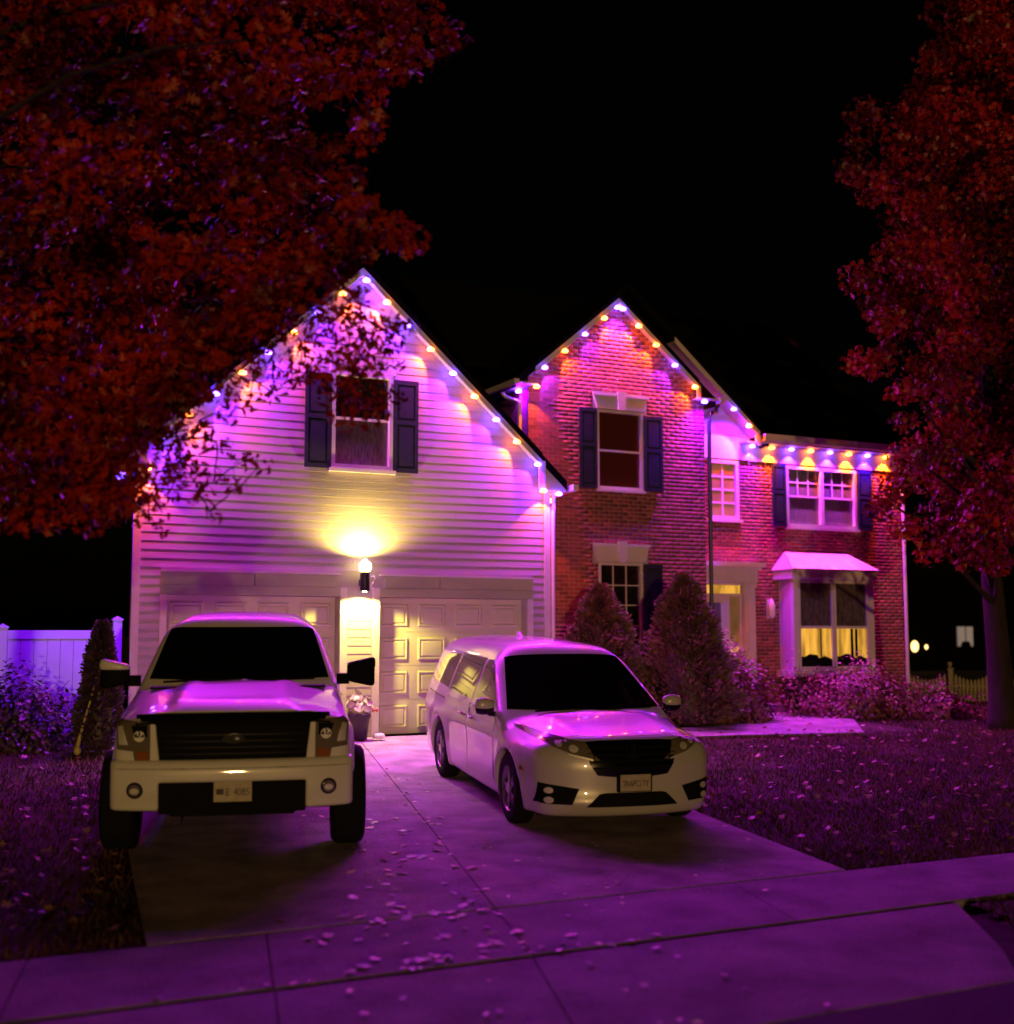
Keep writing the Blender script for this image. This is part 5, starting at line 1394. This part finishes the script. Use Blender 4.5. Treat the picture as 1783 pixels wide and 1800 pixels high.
A, B = Vector((21.6, 23.2)), Vector((26.6, 20.75))
FZ = -.37
pf = thing('picket_fence', 'weathered picket fence with ball topped posts beyond the right lawn', 'fence', (A.x, A.y, FZ))
dirf = (B-A).normalized(); Lf = (B-A).length
ang = math.atan2(dirf.y, dirf.x)
def place(o, s, z=0):
    o.location = (dirf.x*s, dirf.y*s, z); o.rotation_euler = (0, 0, ang); return o
posts = [.62, 1.70, 2.78, 3.86, 4.94]
for i, s in enumerate(posts):
    p = MB().box(-.06, .06, -.06, .06, -.1, 1.10).box(-.08, .08, -.08, .08, 1.10, 1.13).build('post', M_picket, pf, loc=(0, 0, 0))
    place(p, s)
    MB().lathe([(.03, 1.13), (.03, 1.16), (.06, 1.20), (.065, 1.235), (.04, 1.275), (.005, 1.285)], (0, 0, 0), 'z', 12).build('finial', M_picket, p, True)
pk = bpy.data.meshes.new('picket')
_p = MB().prism([(-.033, 0), (.033, 0), (.033, .93), (0, 1.0), (-.033, .93)], 'y', -.011, .011)
pk.from_pydata(_p.v, [], _p.f); pk.materials.append(M_picket)
s = .0
while s < Lf:
    k = min(range(len(posts)), key=lambda i: abs(posts[i]-s))
    dd = abs(posts[k]-s)
    if dd > .09:
        o = bpy.data.objects.new('picket', pk); col.objects.link(o); o.parent = pf
        place(o, s, .06); o.scale = (1, 1, .80+.20*(max(0, 1-dd/.55))**1.6)
    s += .092
for z in (.22, .66):
    r_ = MB().box(0, Lf, .012, .05, z, z+.07).build('rail', M_picket, pf, loc=(0, 0, 0)); place(r_, 0)
r_ = MB().box(0, Lf, -.03, .03, -.06, .06).build('gravel_board', M_picket, pf, loc=(0, 0, 0)); place(r_, 0)

# ------------------------------------------------------------------ dark house beyond the fence, with its lights
nh = thing('distant_house', 'unlit neighbouring house far behind the picket fence with one pale window', 'house', (46, 44, -.4))
mb = MB().box(39.0, 58, 42.5, 52, -.5, 4.2); mb.build('wall', M_dark, nh)
MB().prism([(42.2, 4.2), (52.3, 4.2), (47.2, 7.4)], 'x', 38.6, 58.4).build('roof', M_shingle, nh)
# the pane with a dark arched thing before it
wn_ = MB().box(44.3, 45.25, 42.44, 42.495, 1.02, 1.92).build('window', M_farwin, nh)
MB().box(44.76, 44.80, 42.42, 42.439, 1.25, 1.92).build('muntin', M_dark, wn_)
MB().prism([(44.48, 1.02), (45.06, 1.02), (45.06, 1.12), (44.95, 1.25), (44.6, 1.25), (44.48, 1.12)], 'y', 42.41, 42.439).build('chair_back', M_dark, wn_)
for x, z, r_, lab in ((41.55, 1.03, .17, 'small round yellow porch lamp far off beyond the right corner of the house'), (42.25, 1.0, .07, 'tiny dim lamp right of the round yellow porch lamp, far off')):
    t = thing('porch_lamp', lab, 'lamp', (x, 42.35, z), 'far porch lamps')
    MB().ball((0, 0, 0), r_, 12, 8, (1, 1, 1.5)).build('globe', M_farlamp, t, True, loc=(0, 0, 0))
    MB().box(-.04, .04, 0, .15, r_*1.2, r_*1.2+.06).build('bracket', M_blackmetal, t, loc=(0, 0, 0))

# ------------------------------------------------------------------ grass and fallen leaves
def blades(name, n, xy, hmin, hmax, label):
    x, y = xy
    z = gza(y)-.03
    a = rng.uniform(0, 2*math.pi, n); h = rng.uniform(hmin, hmax, n); w = rng.uniform(.004, .009, n)
    lx, ly = rng.normal(0, .45, n)*h, rng.normal(0, .45, n)*h
    P0 = np.stack([x-np.cos(a)*w, y-np.sin(a)*w, z], 1); P1 = np.stack([x+np.cos(a)*w, y+np.sin(a)*w, z], 1)
    P2 = np.stack([x+lx, y+ly, z+h], 1)
    o = np_mesh(name, np.stack([P0, P1, P2], 1).reshape(-1, 3), np.arange(n*3).reshape(-1, 3), M_grass)
    return tag(o, label, 'grass', kind='stuff')
def field(n, x0, x1, y0, y1, keep):
    xs_, ys_ = [], []
    tot = 0
    while tot < n:
        x = rng.uniform(x0, x1, n); y = y0+(y1-y0)*rng.uniform(0, 1, n)**1.3
        k = keep(x, y); xs_.append(x[k]); ys_.append(y[k]); tot += k.sum()
    return np.concatenate(xs_)[:n], np.concatenate(ys_)[:n]
def on_walk(x, y): return (x > 9.2) & (x < 16.4) & (y > 16.4+.0*x) & (y < 18.3) & (y > 16.95-.12*np.clip(x-12, 0, 4)) 
blades('grass', 120000, field(120000, 7.3, 24, 8.64, 20.5, lambda x, y: (x > drive_right(y)+.02) & ~on_walk(x, y)), .03, .085, 'reddish autumn grass of the lawn right of the driveway')
blades('grass', 40000, field(40000, -4, 3, 8.64, 18.6, lambda x, y: x < drive_left(y)-.02), .03, .085, 'dark grass of the lawn strip left of the pickup truck')
blades('grass', 12000, field(12000, 7.0, 14, 5.7, 7.42, lambda x, y: x > 7.75-.42*(7.35-y)), .03, .08, 'patch of grass between the pavement and the street at the right edge')
def litter(name, n, xy, size, label, m):
    x, y = xy
    P = np.stack([x, y, gza(y)+rng.uniform(.005, .05, n)], 1)
    N = np.stack([rng.normal(0, .4, n), rng.normal(0, .4, n), np.ones(n)], 1)
    v, f = scatter(*MAPLE, P, N, rng.uniform(.6, 1.2, n)*size)
    return tag(np_mesh(name, v, f, m), label, 'leaves', kind='stuff')
litter('leaf_litter', 1000, field(1000, 7.5, 22, 8.9, 18.5, lambda x, y: (x > drive_right(y)+.05)), .085, 'fallen leaves littered over the lawn right of the driveway', M_litter)
litter('leaf_litter', 450, field(450, -3, 3, 8.9, 18, lambda x, y: x < drive_left(y)-.05), .085, 'fallen leaves littered over the grass left of the truck', M_litter)

leaf_meshes = []
for kind in (OAK, MAPLE, OVAL):
    me = bpy.data.meshes.new('fallen_leaf')
    me.from_pydata([tuple(p) for p in kind[0]], [], [tuple(int(i) for i in t) for t in kind[1]])
    me.materials.append(M_dleaf)
    leaf_meshes.append(me)
def leaf(x, y, s, label):
    o = bpy.data.objects.new('fallen_leaf', random.choice(leaf_meshes)); col.objects.link(o)
    o.location = (x, y, gz(y)+.006+s*.03)
    o.rotation_euler = (random.gauss(0, .13), random.gauss(0, .13), random.uniform(0, 6.28)); o.scale = (s, s, s*random.uniform(.3, 1.2))
    tag(o, label, 'leaf', 'fallen leaves on the concrete')
n = 0
while n < 120:
    y = 7.6+5.2*random.random()**1.6
    x = random.gauss(J(y)-.55, .55)
    if 2.6 < x < J(y)+1.6 and not (y > 10.2 and x < 3.9):
        leaf(x, y, random.uniform(.05, .12), 'dry fallen leaf on the drive between the truck and the minivan'); n += 1
for i in range(24):
    y = random.uniform(8.7, 13.5); leaf(J(y)+random.uniform(-.05, .06), y, random.uniform(.05, .09), 'dry fallen leaf caught in the long joint of the drive')
for i in range(45):
    y = random.uniform(8.2, 10.6); x = random.uniform(4.6, float(drive_right(np.array(y)))-.1)
    leaf(x, y, random.uniform(.035, .07), 'small fallen leaf on the drive in front of the minivan')
for i in range(22):
    leaf(random.uniform(2.3, 5.2), random.uniform(5.9, 7.3), random.uniform(.045, .08), 'fallen leaf on the apron below the pavement')
for i in range(26):
    x = random.uniform(1.5, 5.0); leaf(x, 7.47+random.uniform(-.02, .10), random.uniform(.04, .09), 'fallen leaf gathered along the street side edge of the pavement')
for i in range(30):
    y = random.uniform(13, 17.5); leaf(random.uniform(J(y)-.9, J(y)+.4), y, random.uniform(.045, .08), 'fallen leaf on the upper drive before the garage')
print('objects', len(bpy.data.objects), 'polys', sum(len(m.polygons) for m in bpy.data.meshes))
